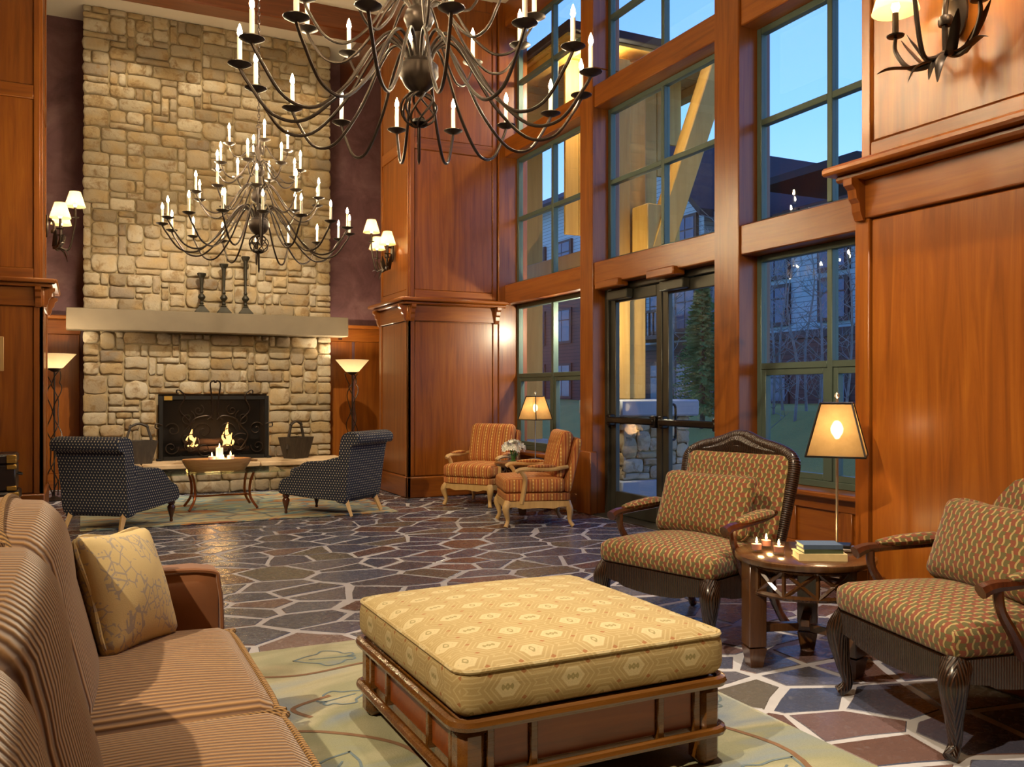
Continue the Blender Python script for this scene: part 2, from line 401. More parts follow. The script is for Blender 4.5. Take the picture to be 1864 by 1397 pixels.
class MB:
    def __init__(s): s.v = []; s.f = []; s.al = []
    def add(s, vs, fs, mat=None, al=None):
        o = len(s.v); s.al += al if al else [0.0]*len(vs)
        s.v += [tuple(mat @ Vector(p)) for p in vs] if mat is not None else [tuple(p) for p in vs]
        s.f += [tuple(i+o for i in q) for q in fs]; return s
    def box(s, x0, x1, y0, y1, z0, z1, bev=0, mat=None):
        if x0 > x1: x0, x1 = x1, x0
        if y0 > y1: y0, y1 = y1, y0
        if z0 > z1: z0, z1 = z1, z0
        if not bev:
            vs = [(x, y, z) for z in (z0, z1) for x, y in ((x0, y0), (x1, y0), (x1, y1), (x0, y1))]
            return s.add(vs, [(3, 2, 1, 0), (4, 5, 6, 7), (0, 1, 5, 4), (1, 2, 6, 5), (2, 3, 7, 6), (3, 0, 4, 7)], mat)
        b = min(bev, (x1-x0)*.45, (y1-y0)*.45, (z1-z0)*.45)
        bm = bmesh.new(); bmesh.ops.create_cube(bm, size=1)
        for v in bm.verts: v.co = ((x0+x1)/2+v.co.x*(x1-x0), (y0+y1)/2+v.co.y*(y1-y0), (z0+z1)/2+v.co.z*(z1-z0))
        bmesh.ops.bevel(bm, geom=bm.edges[:], offset=b, segments=1, affect='EDGES', profile=.5)
        bm.verts.index_update()
        s.add([v.co[:] for v in bm.verts], [[v.index for v in f.verts] for f in bm.faces], mat); bm.free(); return s
    def tube(s, pts, r, n=8, closed=False, mat=None, flat=None):
        P = [Vector(p) for p in pts]; m = len(P)
        R = lerp_list(r, m) if isinstance(r, (list, tuple)) else [r]*m
        vs = []; fs = []; nrm = None; al = []; run = 0.0
        for i in range(m):
            if closed: t = P[(i+1) % m]-P[i-1]
            else: t = P[min(i+1, m-1)]-P[max(i-1, 0)]
            if t.length < 1e-9: t = Vector((0, 0, 1))
            t.normalize()
            if nrm is None:
                nrm = t.orthogonal() if abs(t.z) > .95 else Vector((0, 0, 1)).cross(t)
            nrm = nrm-t*nrm.dot(t)
            if nrm.length < 1e-6: nrm = t.orthogonal()
            nrm.normalize(); bn = t.cross(nrm)
            fl = flat if flat else 1.0
            if i: run += (P[i]-P[i-1]).length
            al += [run]*n
            for k in range(n):
                a = 2*PI*k/n
                vs.append(P[i]+(nrm*math.cos(a)+bn*math.sin(a)*fl)*R[i])
        for i in range(m if closed else m-1):
            for k in range(n):
                j = (i+1) % m
                fs.append((i*n+k, i*n+(k+1) % n, j*n+(k+1) % n, j*n+k))
        if not closed:
            fs.append(tuple(range(n-1, -1, -1))); fs.append(tuple((m-1)*n+k for k in range(n)))
        return s.add(vs, fs, mat, al)
    def lathe(s, prof, n=16, c=(0, 0, 0), mat=None, cap=True):
        vs = []; fs = []
        for r, z in prof:
            for k in range(n):
                a = 2*PI*k/n; vs.append((c[0]+r*math.cos(a), c[1]+r*math.sin(a), c[2]+z))
        for i in range(len(prof)-1):
            for k in range(n):
                fs.append((i*n+k, i*n+(k+1) % n, (i+1)*n+(k+1) % n, (i+1)*n+k))
        if cap:
            fs.append(tuple(range(n-1, -1, -1))); fs.append(tuple((len(prof)-1)*n+k for k in range(n)))
        return s.add(vs, fs, mat)
    def prism(s, poly, axis, lo, hi, mat=None):
        n = len(poly)
        def P(p, h): return {'x': (h, p[0], p[1]), 'y': (p[0], h, p[1]), 'z': (p[0], p[1], h)}[axis]
        vs = [P(p, lo) for p in poly]+[P(p, hi) for p in poly]
        area = sum(poly[i][0]*poly[(i+1) % n][1]-poly[(i+1) % n][0]*poly[i][1] for i in range(n))
        fs = [tuple(range(n-1, -1, -1)), tuple(range(n, 2*n))]+[(i, (i+1) % n, n+(i+1) % n, n+i) for i in range(n)]
        if (area < 0) != (axis == 'y'): fs = [tuple(reversed(q)) for q in fs]
        return s.add(vs, fs, mat)
    def cushion(s, w, d, h, r=.05, crown=.02, n=9, c=(0, 0, 0), mat=None, under=0, pinch=0):
        """rounded box w x d x h centred on c with bulging top/bottom; pinch draws the sides in between the corners"""
        vs = {}; V = []; fs = []; hx, hy, hz = w/2, d/2, h/2; r = min(r, hx*.98, hy*.98, hz*.98)
        def sp(i):
            t = -1+2*i/n
            return math.copysign(abs(t)**.75, t)
        def key(i, j, k):
            q = (i, j, k)
            if q in vs: return vs[q]
            p = Vector((sp(i)*hx, sp(j)*hy, sp(k)*hz))
            q2 = Vector((max(-hx+r, min(hx-r, p.x)), max(-hy+r, min(hy-r, p.y)), max(-hz+r, min(hz-r, p.z))))
            dd = p-q2
            if dd.length > 1e-9: p = q2+dd.normalized()*r*min(1, max(abs(dd.x), abs(dd.y), abs(dd.z))/r)
            a, b = p.x/hx, p.y/hy
            bl = max(0, (1-a*a))*max(0, (1-b*b))
            if p.z > 0: p.z += crown*bl*(p.z/hz)
            elif under: p.z -= under*bl*(-p.z/hz)
            if pinch:
                p.x *= 1-pinch*(1-b*b)*abs(a)**2; p.y *= 1-pinch*(1-a*a)*abs(b)**2
            vs[q] = len(V); V.append(p+Vector(c)); return vs[q]
        for i in range(n):
            for j in range(n):
                for k0, fl in ((0, 1), (n, 0)):
                    q = [key(i, j, k0), key(i+1, j, k0), key(i+1, j+1, k0), key(i, j+1, k0)]; fs.append(tuple(q[::-1] if fl else q))
                    q = [key(i, k0, j), key(i+1, k0, j), key(i+1, k0, j+1), key(i, k0, j+1)]; fs.append(tuple(q if fl else q[::-1]))
                    q = [key(k0, i, j), key(k0, i+1, j), key(k0, i+1, j+1), key(k0, i, j+1)]; fs.append(tuple(q[::-1] if fl else q))
        return s.add(V, fs, mat)
    def mesh(s, name, mat, smooth=True, angle=.7, uv=True):
        me = bpy.data.meshes.new(name); me.from_pydata(s.v, [], s.f); me.materials.append(mat)
        if smooth:
            me.shade_smooth(); me.set_sharp_from_angle(angle=angle)
        if uv == 'along':
            l = me.uv_layers.new(name='uv'); vi = np.empty(len(me.loops), 'i'); me.loops.foreach_get('vertex_index', vi)
            a = np.array(s.al, 'f')[vi]; l.data.foreach_set('uv', np.stack([a, a*0], 1).astype('f').ravel())
        elif uv: box_uv(me)
        return me
    def build(s, name, mat, parent=None, smooth=True, angle=.7, loc=None, rot=None, uv=True):
        o = bpy.data.objects.new(name, s.mesh(name, mat, smooth, angle, uv)); C.objects.link(o)
        if parent: o.parent = parent
        if loc: o.location = loc
        if rot: o.rotation_euler = rot
        return o

def box_uv(me):
    uvl = me.uv_layers.new(name='uv')
    nv, nl, npz = len(me.vertices), len(me.loops), len(me.polygons)
    co = np.empty(nv*3, 'f'); me.vertices.foreach_get('co', co); co = co.reshape(-1, 3)
    vi = np.empty(nl, 'i'); me.loops.foreach_get('vertex_index', vi)
    nr = np.empty(npz*3, 'f'); me.polygons.foreach_get('normal', nr); nr = np.abs(nr.reshape(-1, 3))
    tot = np.empty(npz, 'i'); me.polygons.foreach_get('loop_total', tot)
    ax = np.argmax(nr+np.array([0, .001, .002]), 1); lax = np.repeat(ax, tot); p = co[vi]
    u = np.where(lax == 0, p[:, 1], p[:, 0]); v = np.where(lax == 2, p[:, 1], p[:, 2])
    uvl.data.foreach_set('uv', np.stack([u, v], 1).astype('f').ravel())

def link_mesh(name, me, parent=None, loc=None, rot=None, scale=None):
    o = bpy.data.objects.new(name, me); C.objects.link(o)
    if parent: o.parent = parent
    if loc: o.location = loc
    if rot: o.rotation_euler = rot
    if scale: o.scale = scale
    return o

def tag(o, label, cat, group=None):
    o['label'] = label; o['category'] = cat
    if group: o['group'] = group
    return o
def thing(name, label, cat, loc=(0, 0, 0), rz=0, group=None):
    o = bpy.data.objects.new(name, None); C.objects.link(o); o.empty_display_size = .1
    o.location = loc; o.rotation_euler = (0, 0, rz); return tag(o, label, cat, group)
def struct(name, label=None):
    o = bpy.data.objects.new(name, None); C.objects.link(o); o['kind'] = 'structure'
    if label: o['label'] = label
    return o
def skind(o, label=None):
    o['kind'] = 'structure'
    if label: o['label'] = label
    return o
def copy_tree(o, parent=None):
    c = o.copy(); C.objects.link(c)
    if parent: c.parent = parent
    for ch in list(o.children): copy_tree(ch, c)
    return c
def facing(fx, fy):                      # things face local -Y
    return math.atan2(fx, -fy)

# ------------------------------------------------------------------ irregular pieces
def voronoi(x0, x1, y0, y1, n, seed, asp=1.0):
    rg = random.Random(seed); pts = []; k = 0
    area = (x1-x0)*(y1-y0)/n; dmin = .58*math.sqrt(area)
    while len(pts) < n and k < 60000:
        k += 1; p = (rg.uniform(x0, x1), rg.uniform(y0, y1))
        if all(((p[0]-q[0])/asp)**2+((p[1]-q[1])*asp)**2 > dmin*dmin for q in pts): pts.append(p)
    A = np.array(pts); cells = []
    for i, p in enumerate(pts):
        poly = [(x0, y0), (x1, y0), (x1, y1), (x0, y1)]
        d = ((A-A[i])/np.array([asp, 1/asp]))**2; order = np.argsort(d.sum(1))[1:26]
        for j in order:
            q = pts[j]; mx, my = (p[0]+q[0])/2, (p[1]+q[1])/2
            nx, ny = (q[0]-p[0])/asp**2, (q[1]-p[1])*asp**2
            out = []
            for a, b in zip(poly, poly[1:]+poly[:1]):
                da = (a[0]-mx)*nx+(a[1]-my)*ny; db = (b[0]-mx)*nx+(b[1]-my)*ny
                if da <= 0: out.append(a)
                if (da < 0) != (db < 0) and da != db:
                    t = da/(da-db); out.append((a[0]+(b[0]-a[0])*t, a[1]+(b[1]-a[1])*t))
            poly = out
            if len(poly) < 3: break
        if len(poly) >= 3: cells.append(poly)
    return cells

def inset(poly, d):
    n = len(poly); out = []
    for i in range(n):
        p0, p1, p2 = Vector(poly[i-1]), Vector(poly[i]), Vector(poly[(i+1) % n])
        e1 = (p1-p0); e2 = (p2-p1)
        if e1.length < 1e-6 or e2.length < 1e-6: continue
        e1.normalize(); e2.normalize()
        n1 = Vector((-e1.y, e1.x)); n2 = Vector((-e2.y, e2.x)); b = n1+n2
        if b.length < 1e-3: continue
        b.normalize(); k = d/max(.45, b.dot(n1)); out.append(p1+b*k)
    return out

def clean(poly, m):
    out = []
    for p in poly:
        if not out or (Vector(p)-Vector(out[-1])).length > m: out.append(tuple(p))
    if len(out) > 2 and (Vector(out[0])-Vector(out[-1])).length < m: out.pop()
    return out

def rough_outline(poly, rg, amp, seg):
    out = []; n = len(poly)
    for i in range(n):
        a, b = Vector(poly[i]), Vector(poly[(i+1) % n]); L = (b-a).length; k = max(1, min(4, round(L/seg)))
        nr = Vector((-(b-a).y, (b-a).x)).normalized() if L > 1e-6 else Vector((0, 0))
        for q in range(k):
            p = a+(b-a)*(q/k); out.append(p+nr*rg.uniform(-amp, amp) if q else p+Vector((rg.uniform(-amp, amp), rg.uniform(-amp, amp)))*.6)
    return out

def slab_piece(outline, lo, hi, bev, to3):
    """a flat stone: outline ring low, same ring near the top, inset ring at the top, cap"""
    n = len(outline); c = sum((Vector(p) for p in outline), Vector((0, 0)))/n
    ins = []
    for p in outline:
        v = Vector(p)-c; L = v.length; ins.append(c+v*max(.2, (L-bev)/L) if L > 1e-6 else Vector(p))
    vs = [to3(p, lo) for p in outline]+[to3(p, hi-bev*.6) for p in outline]+[to3(p, hi) for p in ins]
    fs = []
    for i in range(n):
        j = (i+1) % n; fs += [(i, j, n+j, n+i), (n+i, n+j, 2*n+j, 2*n+i)]
    fs.append(tuple(range(2*n, 3*n))); return vs, fs

# ------------------------------------------------------------------ the room shell
XW = 4.5; ZC = 5.84                        # inner face of the window wall; ceiling height
floor = MB().box(-5, 4.85, -3, 12.4, -.15, -.003).build('floor', M['grout'])
skind(floor, 'slate flagstone floor with pale grey joints')
rg = random.Random(3)
RUG2 = (.46, 2.27, .9, 4.12); RUG1 = (-.02, 2.85, 8.42, 10.75)
pieces = []
for poly in voronoi(-2.9, 4.5, 1.3, 12.1, 930, 5, 1.16):
    p = clean(poly, .05)
    if len(p) < 3: continue
    p = inset(p, rg.uniform(.011, .022))
    if len(p) < 3: continue
    cx = sum(q[0] for q in p)/len(p); cy = sum(q[1] for q in p)/len(p)
    if any(a+.3 < cx < b-.3 and c+.3 < cy < d-.3 for a, b, c, d in (RUG1, RUG2)): continue
    o = rough_outline(p, rg, .010, .16)
    pieces.append((math.hypot(cx, cy), cx, cy, o))
pieces.sort(key=lambda t: t[0])
def in_view(cx, cy):
    Z = cx*math.sin(YAW)+cy*math.cos(YAW); a = (cx*math.cos(YAW)-cy*math.sin(YAW))/max(Z, .1)
    return Z > 2.4 and abs(a) < .64
seen = [t for t in pieces if in_view(t[1], t[2])]; rest = [t for t in pieces if not in_view(t[1], t[2])]
for d, cx, cy, o in seen[:295]:
    vs, fs = slab_piece([(p[0]-cx, p[1]-cy) for p in o], -.03, rg.uniform(-.0008, .0008), .004, lambda p, h: (p[0], p[1], h))
    MB().add(vs, fs).build('flagstone', M['slate'], floor, True, .5, (cx, cy, 0), None, False)
mb = MB()
for d, cx, cy, o in seen[295:]+rest:
    mb.add(*slab_piece(o, -.03, rg.uniform(-.0008, .0008), .004, lambda p, h: (p[0], p[1], h)))
st = mb.build('flagstones_beyond', M['slate'], floor, True, .5, uv=False); st['kind'] = 'stuff'

ceil = skind(MB().box(-5, 4.85, -3, 12.4, ZC, ZC+.15).build('ceiling', M['ceiling']), 'cream plaster ceiling crossed by brown timber beams')
for y0, y1 in ((10.42, 10.74), (6.2, 6.5), (2.0, 2.3)):
    MB().box(-5, 3.3, y0, y1, 5.58, ZC+.01, .015).build('ceiling_beam', M['beam'], ceil)
MB().box(3.26, 3.5, -3, 12.2, 5.45, ZC+.01, .015).build('header_beam', M['beam'], ceil)
for i, w in enumerate((('wall_left', -5.15, -5, -3, 12.4), ('wall_front', -5, 4.85, -3.15, -3))):
    skind(MB().box(w[1], w[2], w[3], w[4], 0, ZC).build(w[0], M['wallgrey']))
# back wall: mauve plaster over a wood wainscot
wb = struct('wall_back', 'mauve plaster wall above a cherry wood wainscot behind the chimney')
MB().box(-5, 4.85, 12.2, 12.35, 0, ZC).build('plaster', M['plaster'], wb)
for x0, x1 in ((-5, -.9), (-.86, -.02), (3.02, 3.44), (3.46, 4.5)):
    MB().box(x0+.01, x1-.01, 12.17, 12.2, .2, 1.92, .006).build('wainscot_panel', M['wood_z'], wb)
for x0, x1 in ((-5, -.02), (3.02, 4.5)):
    MB().box(x0, x1, 12.15, 12.2, 0, .2, .005).build('base_rail', M['wood_x'], wb)
    MB().box(x0, x1, 12.155, 12.2, 1.92, 2.10, .005).build('frieze_rail', M['wood_x'], wb)
    MB().box(x0, x1, 12.08, 12.2, 2.10, 2.15, .01).build('cap_rail', M['wood_x'], wb)
def corbel(parent, p, out, side, mat, h=.19, d=.10, w=.05):
    """scroll bracket under a ledge; out = unit outward normal, side = unit along the wall"""
    prof = [(0, 0), (d, 0), (d*.98, -.03), (d*.7, -.05), (d*.62, -.09), (d*.42, -.11), (d*.36, -.15), (d*.16, -h), (0, -h)]
    m = Matrix(((out[0], side[0], 0, p[0]), (out[1], side[1], 0, p[1]), (0, 0, 1, p[2]), (0, 0, 0, 1)))
    b = MB().prism(prof, 'y', -w/2, w/2); MB_ = MB(); MB_.add(b.v, b.f, m)
    return MB_.build('bracket', mat, parent, False)
for x in (3.25, -.55):
    corbel(wb, (x, 12.15, 2.10), (0, -1), (1, 0), M['darkwood'], .16, .07)

def pier(name, label, x0, x1, y0, y1, faces, near=False):
    """timber-panelled pier: core box plus stiles, rails, panels, base, ledge and brackets on the listed faces"""
    r = struct(name, label)
    MB().box(x0+.03, x1-.03, y0+.03, y1-.03, 0, ZC).build('core', M['wood_z'], r)
    def fb(f, a0, a1, z0, z1, t, nm, mt, bev=.005, base=.03):
        if f == '-y': b = (a0, a1, y0+base-t, y0+base+.01, z0, z1)
        if f == '+y': b = (a0, a1, y1-base-.01, y1-base+t, z0, z1)
        if f == '-x': b = (x0+base-t, x0+base+.01, a0, a1, z0, z1)
        if f == '+x': b = (x1-base-.01, x1-base+t, a0, a1, z0, z1)
        return MB().box(*b, bev).build(nm, M[mt], r)
    for f in faces:
        A0, A1 = (x0, x1) if f[1] == 'y' else (y0, y1); wx = 'wood_x' if f[1] == 'y' else 'wood_y'
        sw = .085; e = .03
        for a in (A0, A1-sw):
            fb(f, a, a+sw, .24, 2.02, .03, 'stile', 'wood_z')
            fb(f, a+(e if a == A0 else 0), a+sw-(e if a != A0 else 0), 2.27, ZC, .02, 'stile', 'wood_z')
        fb(f, A0+sw+.006, A1-sw-.006, .25, 2.01, .018, 'panel', 'wood_z')
        fb(f, A0+sw+.006, A1-sw-.006, 2.38, 3.98, .008, 'panel', 'wood_z')
        fb(f, A0+sw+.006, A1-sw-.006, 4.12, 5.7, .008, 'panel', 'wood_z')
        fb(f, A0+sw, A1-sw, 2.27, 2.375, .02, 'rail', wx); fb(f, A0+sw, A1-sw, 3.985, 4.115, .02, 'rail', wx)
        fb(f, A0, A1, 2.02, 2.20, .036, 'frieze', wx)
        fb(f, A0-.012 if f != '+x' else A0, A1+.012, 0, .24, .042, 'baseboard', wx, .012)
        fb(f, A0-.10, A1+.10, 2.235, 2.275, .15, 'ledge', wx, .012); fb(f, A0-.06, A1+.06, 2.20, 2.235, .10, 'ledge_moulding', wx, .012)
        out = {'-y': (0, -1), '+y': (0, 1), '-x': (-1, 0), '+x': (1, 0)}[f]
        side = (1, 0) if f[1] == 'y' else (0, 1)
        for a in (A0+.045, A1-.045):
            c = {'-y': (a, y0-.006, 2.20), '+y': (a, y1+.006, 2.20), '-x': (x0-.006, a, 2.20), '+x': (x1+.006, a, 2.20)}[f]
            corbel(r, c, out, side, M['wood_z'], .19, .09)
    return r
pier('wall_pier_right', 'cherry panelled pier between the chimney and the tall windows', 3.31, 4.46, 9.46, 10.53, ('-y', '-x'))
pier('wall_pier_left', 'cherry panelled pier left of the chimney', -1.9, -.33, 9.46, 10.53, ('-y', '+x'))
pier('wall_pier_near', 'cherry panelled pier at the right edge behind the armchairs', 3.31, 4.6, 1.0, 3.05, ('-x',))
tag_plaque = MB().box(-.93, -.655, 9.40, 9.415, 1.40, 1.72, .004).build('wall_plaque', M['lightwood'])
tag(tag_plaque, 'small pale wood plaque on the left pier at the frame edge', 'plaque')

# window wall: posts, beams, sill panels
wr = struct('wall_right', 'timber framed window wall of posts and beams')
posts = [(7.41, 7.65), (5.27, 5.56), (3.45, 3.75)]
for a, b in posts:
    MB().box(XW, 4.82, a, b, 0, 4.4, .008).build('post', M['wood_z'], wr)
    MB().box(XW+.004, 4.82, a+.002, b-.002, 4.4, ZC, .008).build('post', M['wood_z'], wr)
MB().box(XW-.035, 4.55, 7.39, 7.67, 0, .62, .01).build('post_plinth', M['wood_z'], wr)
MB().box(4.44, 4.82, 9.44, 9.62, 0, ZC, .006).build('post', M['wood_z'], wr)
BAYS = [(7.65, 9.44), (5.56, 7.41), (3.75, 5.27)]
for a, b in BAYS:
    for z0, z1 in ((2.25, 2.48), (4.0, 4.22), (5.55, ZC)):
        MB().box(XW+.02, 4.80, a, b, z0, z1, .008).build('beam', M['wood_y'], wr)
for a, b in (BAYS[0], BAYS[2]):
    MB().box(4.56, 4.80, a, b, 0, .49, .004).build('apron_panel', M['wood_y'], wr)
    MB().box(4.53, 4.57, a, b, 0, .16, .006).build('base_rail', M['wood_y'], wr)
    MB().box(4.535, 4.57, a, b, .40, .49, .006).build('apron_rail', M['wood_y'], wr)
    n = 3
    for k in range(1, n):
        y = a+(b-a)*k/n; MB().box(4.54, 4.57, y-.05, y+.05, .16, .40, .004).build('apron_stile', M['wood_z'], wr)
    MB().box(4.46, 4.80, a, b, .49, .53, .01).build('sill_board', M['wood_y'], wr)
MB().box(4.5, 4.82, -3, 1.0, 0, ZC).build('blank_wall', M['wood_z'], wr)
MB().box(4.6, 4.82, 1.0, 3.45, 0, ZC).build('blank_wall', M['wood_z'], wr)
MB().box(4.46, 4.82, 9.62, 12.2, 0, ZC).build('blank_wall', M['wood_z'], wr)

wn = 0
def window(a, b, z0, z1, mull, rails, low=False):
    global wn; wn += 1
    r = struct('window_%d' % wn)
    g = .05; x0, x1 = 4.68, 4.74
    for y in (a, b-g): MB().box(x0, x1, y, y+g, z0, z1, .005).build('jamb', M['alu'], r)
    for z in (z0, z1-g): MB().box(x0, x1, a+g, b-g, z, z+g, .005).build('frame_rail', M['alu'], r)
    ys = [a+g]+mull+[b-g]; zs = [z0+g]+rails+[z1-g]
    for m in mull: MB().box(x0-.005, x1, m-.024, m+.024, z0+g, z1-g, .004).build('mullion', M['alu'], r)
    for i in range(len(ys)-1):
        y0, y1 = ys[i]+(.024 if i else 0), ys[i+1]-(.024 if i < len(ys)-2 else 0)
        for q in rails: MB().box(x0-.004, x1, y0, y1, q-.024, q+.024, .004).build('muntin', M['alu'], r)
        for j in range(len(zs)-1):
            q0, q1 = zs[j]+(.024 if j else 0), zs[j+1]-(.024 if j < len(zs)-2 else 0)
            if low and j == 0:
                f = MB()
                for yy in (y0, y1-.045): f.box(x0+.004, x1-.004, yy, yy+.045, q0, q1, .003)
                for zz in (q0, q1-.045): f.box(x0+.004, x1-.004, y0+.045, y1-.045, zz, zz+.045, .003)
                f.build('casement_frame', M['alu'], r)
            MB().box(4.709, 4.714, y0, y1, q0, q1).build('pane', M['glass'], r, False)
for (a, b), m in zip(BAYS, (8.55, 6.49, 4.53)):
    if m != 6.49: window(a, b, .53, 2.25, [m], [1.40], True)
    window(a, b, 2.48, 4.0, [m], [3.27]); window(a, b, 4.22, 5.55, [m], [4.9])
# glazed double door
tr = struct('trim_1', 'bronze metal frame around the glazed double door')
MB().box(4.64, 4.76, 7.345, 7.41, 0, 2.25, .006).build('jamb', M['bronze_door'], tr); MB().box(4.64, 4.76, 5.56, 5.625, 0, 2.25, .006).build('jamb', M['bronze_door'], tr)
MB().box(4.64, 4.76, 5.625, 7.345, 2.19, 2.25, .006).build('head', M['bronze_door'], tr)
MB().box(4.5, 4.82, 5.56, 7.41, -.01, .012, .004).build('threshold', M['bronze_door'], tr)
for i, (a, b) in enumerate(((6.495, 7.34), (5.63, 6.48))):
    r = struct('door_%d' % (i+1), 'glazed bronze door leaf with a push bar')
    for y in (a, b-.085): MB().box(4.67, 4.72, y, y+.085, .015, 2.185, .006).build('stile', M['bronze_door'], r)
    MB().box(4.67, 4.72, a+.085, b-.085, 2.08, 2.185, .006).build('rail', M['bronze_door'], r)
    MB().box(4.67, 4.72, a+.085, b-.085, .015, .24, .006).build('rail', M['bronze_door'], r)
    MB().box(4.693, 4.698, a+.085, b-.085, .24, 2.08).build('pane', M['glass'], r, False)
    pb = MB().box(4.585, 4.635, a+.03, b-.03, .905, .965, .012).build('push_bar', M['dark_metal'], r)
    for y in (a+.05, b-.05): MB().box(4.60, 4.67, y-.035, y+.035, .88, .99, .01).build('bar_bracket', M['dark_metal'], pb)
    hd = [(4.72, 6.49, 0)]
    yh = (b-.042) if i == 1 else (a+.042)
    MB().tube(cr([(4.72, yh, .78), (4.775, yh, .79), (4.78, yh, .93), (4.775, yh, 1.08), (4.72, yh, 1.09)], 5), .012, 8).build('pull_handle', M['dark_metal'], r)
    cl = MB().box(4.585, 4.665, b-.40, b-.06, 2.095, 2.185, .008).build('door_closer', M['bronze_door'], r)
    MB().box(4.47, 4.60, b-.42, b-.02, 2.20, 2.275, .01).build('closer_block', M['wood_y'], wr)

# ------------------------------------------------------------------ outdoors
def outdoors():
    skind(MB().box(4.85, 9.6, -2, 30, -.2, -.01).build('ground_paving', M['paving']), 'grey concrete porch paving outside')
    N = 24; vs = []; fs = []; xs = [9.6+i*(30-9.6)/14 for i in range(15)]
    for i, x in enumerate(xs):
        for j in range(N+1):
            y = -4+j*60/N; t = min(1, (x-9.6)/3.2); vs.append((x, y, -.01+.85*t*t*(3-2*t)+.06*math.sin(y*.7+x)*min(1, t)))
    for i in range(14):
        for j in range(N): k = i*(N+1)+j; fs.append((k, k+N+1, k+N+2, k+1))
    skind(MB().add(vs, fs).build('ground_lawn', M['grass']), 'green lawn rising behind the porch')
    # stone base with a concrete cap that carries the porch posts
    t = thing('porch_stone_pier', 'low stone porch pier with grey cap seen through the glass door', 'stone pier', (5.95, 8.75, 0))
    w, d = .95, .8
    MB().box(-w/2+.05, w/2-.05, -d/2+.05, d/2-.05, 0, .93).build('core', M['mortar'], t)
    MB().box(-w/2-.04, w/2+.04, -d/2-.04, d/2+.04, 0, .2, .015).build('plinth', M['paving'], t)
    MB().box(-w/2-.07, w/2+.07, -d/2-.07, d/2+.07, .93, 1.12, .02).build('cap', M['paving'], t)
    for f in range(4):
        L = w if f % 2 == 0 else d
        for (a, b, z0, z1) in ashlar(L-.02, .72, .095, 40+f):
            vs, fs = stone_block(a+.006, b-.006, z0+.006, z1-.006, .045, random.Random(a*91+z0*7+f))
            m = Matrix.Rotation(f*PI/2, 4, 'Z') @ Matrix.Translation((-L/2+.01, -(d if f % 2 == 0 else w)/2+.05, .205))
            mb2 = MB().add(vs, fs, m); mb2.build('stone', M['stone_out'], t, True, .6, uv=False)
    p = thing('porch_post', 'thick pale timber porch post standing on the stone pier', 'post', (5.8, 8.9, 1.12))
    MB().box(-.25, .0, -.22, .22, 0, 4.0, .012).build('timber', M['porch_wood'], p); MB().box(.012, .25, -.17, .22, 0, 4.0, .012).build('timber', M['porch_wood'], p)
    p = thing('porch_post', 'slender timber porch post seen through the left window', 'post', (6.1, 11.9, 0))
    MB().box(-.16, .16, -.16, .16, 0, 5.1, .012).build('timber', M['porch_wood'], p); MB().box(-.22, .22, -.22, .22, 0, .5, .01).build('base', M['paving'], p)
    b = thing('porch_brace', 'diagonal timber brace with a square block end beside the porch post', 'brace', (6.0, 8.50, 2.75))
    q = Vector((.75, -.2, 2.3)); rot = q.to_track_quat('Z', 'Y').to_matrix().to_4x4()
    MB().box(-.19, .19, -.12, .12, -.05, q.length, .012, rot).build('timber', M['porch_wood'], b)
    MB().box(-.2, .26, -.16, .16, -.02, .62, .012).build('block', M['porch_wood'], b)
    for z in (.14, .24): MB().lathe([(.022, 0), (.022, .012)], 8, mat=Matrix.Translation((-.04, -.165, z)) @ Matrix.Rotation(PI/2, 4, 'X')).build('bolt', M['iron'], b)
    r = thing('porch_canopy', 'timber boarded porch roof above the entrance', 'canopy', (6.1, 10.2, 5.1))
    for k in range(12): MB().box(-1.2, 1.3, -1.6+k*.27, -1.6+k*.27+.262, .12, .16, .004).build('soffit_board', M['porch_wood'], r)
    for x in (-1.05, .1, 1.15): MB().box(x-.09, x+.09, -1.6, 1.65, 0, .12, .01).build('rafter', M['porch_wood'], r)
    MB().box(-1.25, 1.4, -1.7, 1.75, .16, .26, .01).build('roof_deck', M['roof'], r)
    for k in range(9): MB().box(-.9+k*.19, -.9+k*.19+.184, -1.02, -.98, -2.0+max(0, k-5)*.42, .11, .004).build('gable_board', M['porch_wood'], r)
    MB().box(-.28, -.02, -1.05, 1.52, -2.45, -2.05, .012).build('tie_beam', M['porch_wood'], r)
    MB().lathe([(.07, 0), (.075, .02), (.04, .05)], 12, (-.8, -1.45, .07)).build('added_lamp', M['white'], r)  # lamp fitting added for the extra canopy light
    light('POINT', 'added_canopy_glow', (5.3, 8.72, 5.0), 60, WARM, .06)  # extra light added under the canopy to warm the brace and post
    light('POINT', 'unseen_porch_glow', (5.05, 8.3, 1.98), 60, WARM, .06)  # warm light on the porch post, from a lantern added out of sight
    ll = thing('unseen_porch_lantern', 'iron lantern added unseen outside the left window to warm the porch post', 'lantern', (5.05, 8.3, 2.02))
    MB().lathe([(.06, 0), (.07, .02), (.05, .12), (.02, .16), (.01, .2)], 8, (0, 0, .05)).build('cap', M['iron'], ll)
    MB().box(-.25, .02, -.01, .01, .30, .325).build('arm', M['iron'], ll); MB().tube([(0, 0, .24), (0, 0, .31)], .006, 6).build('rod', M['iron'], ll)
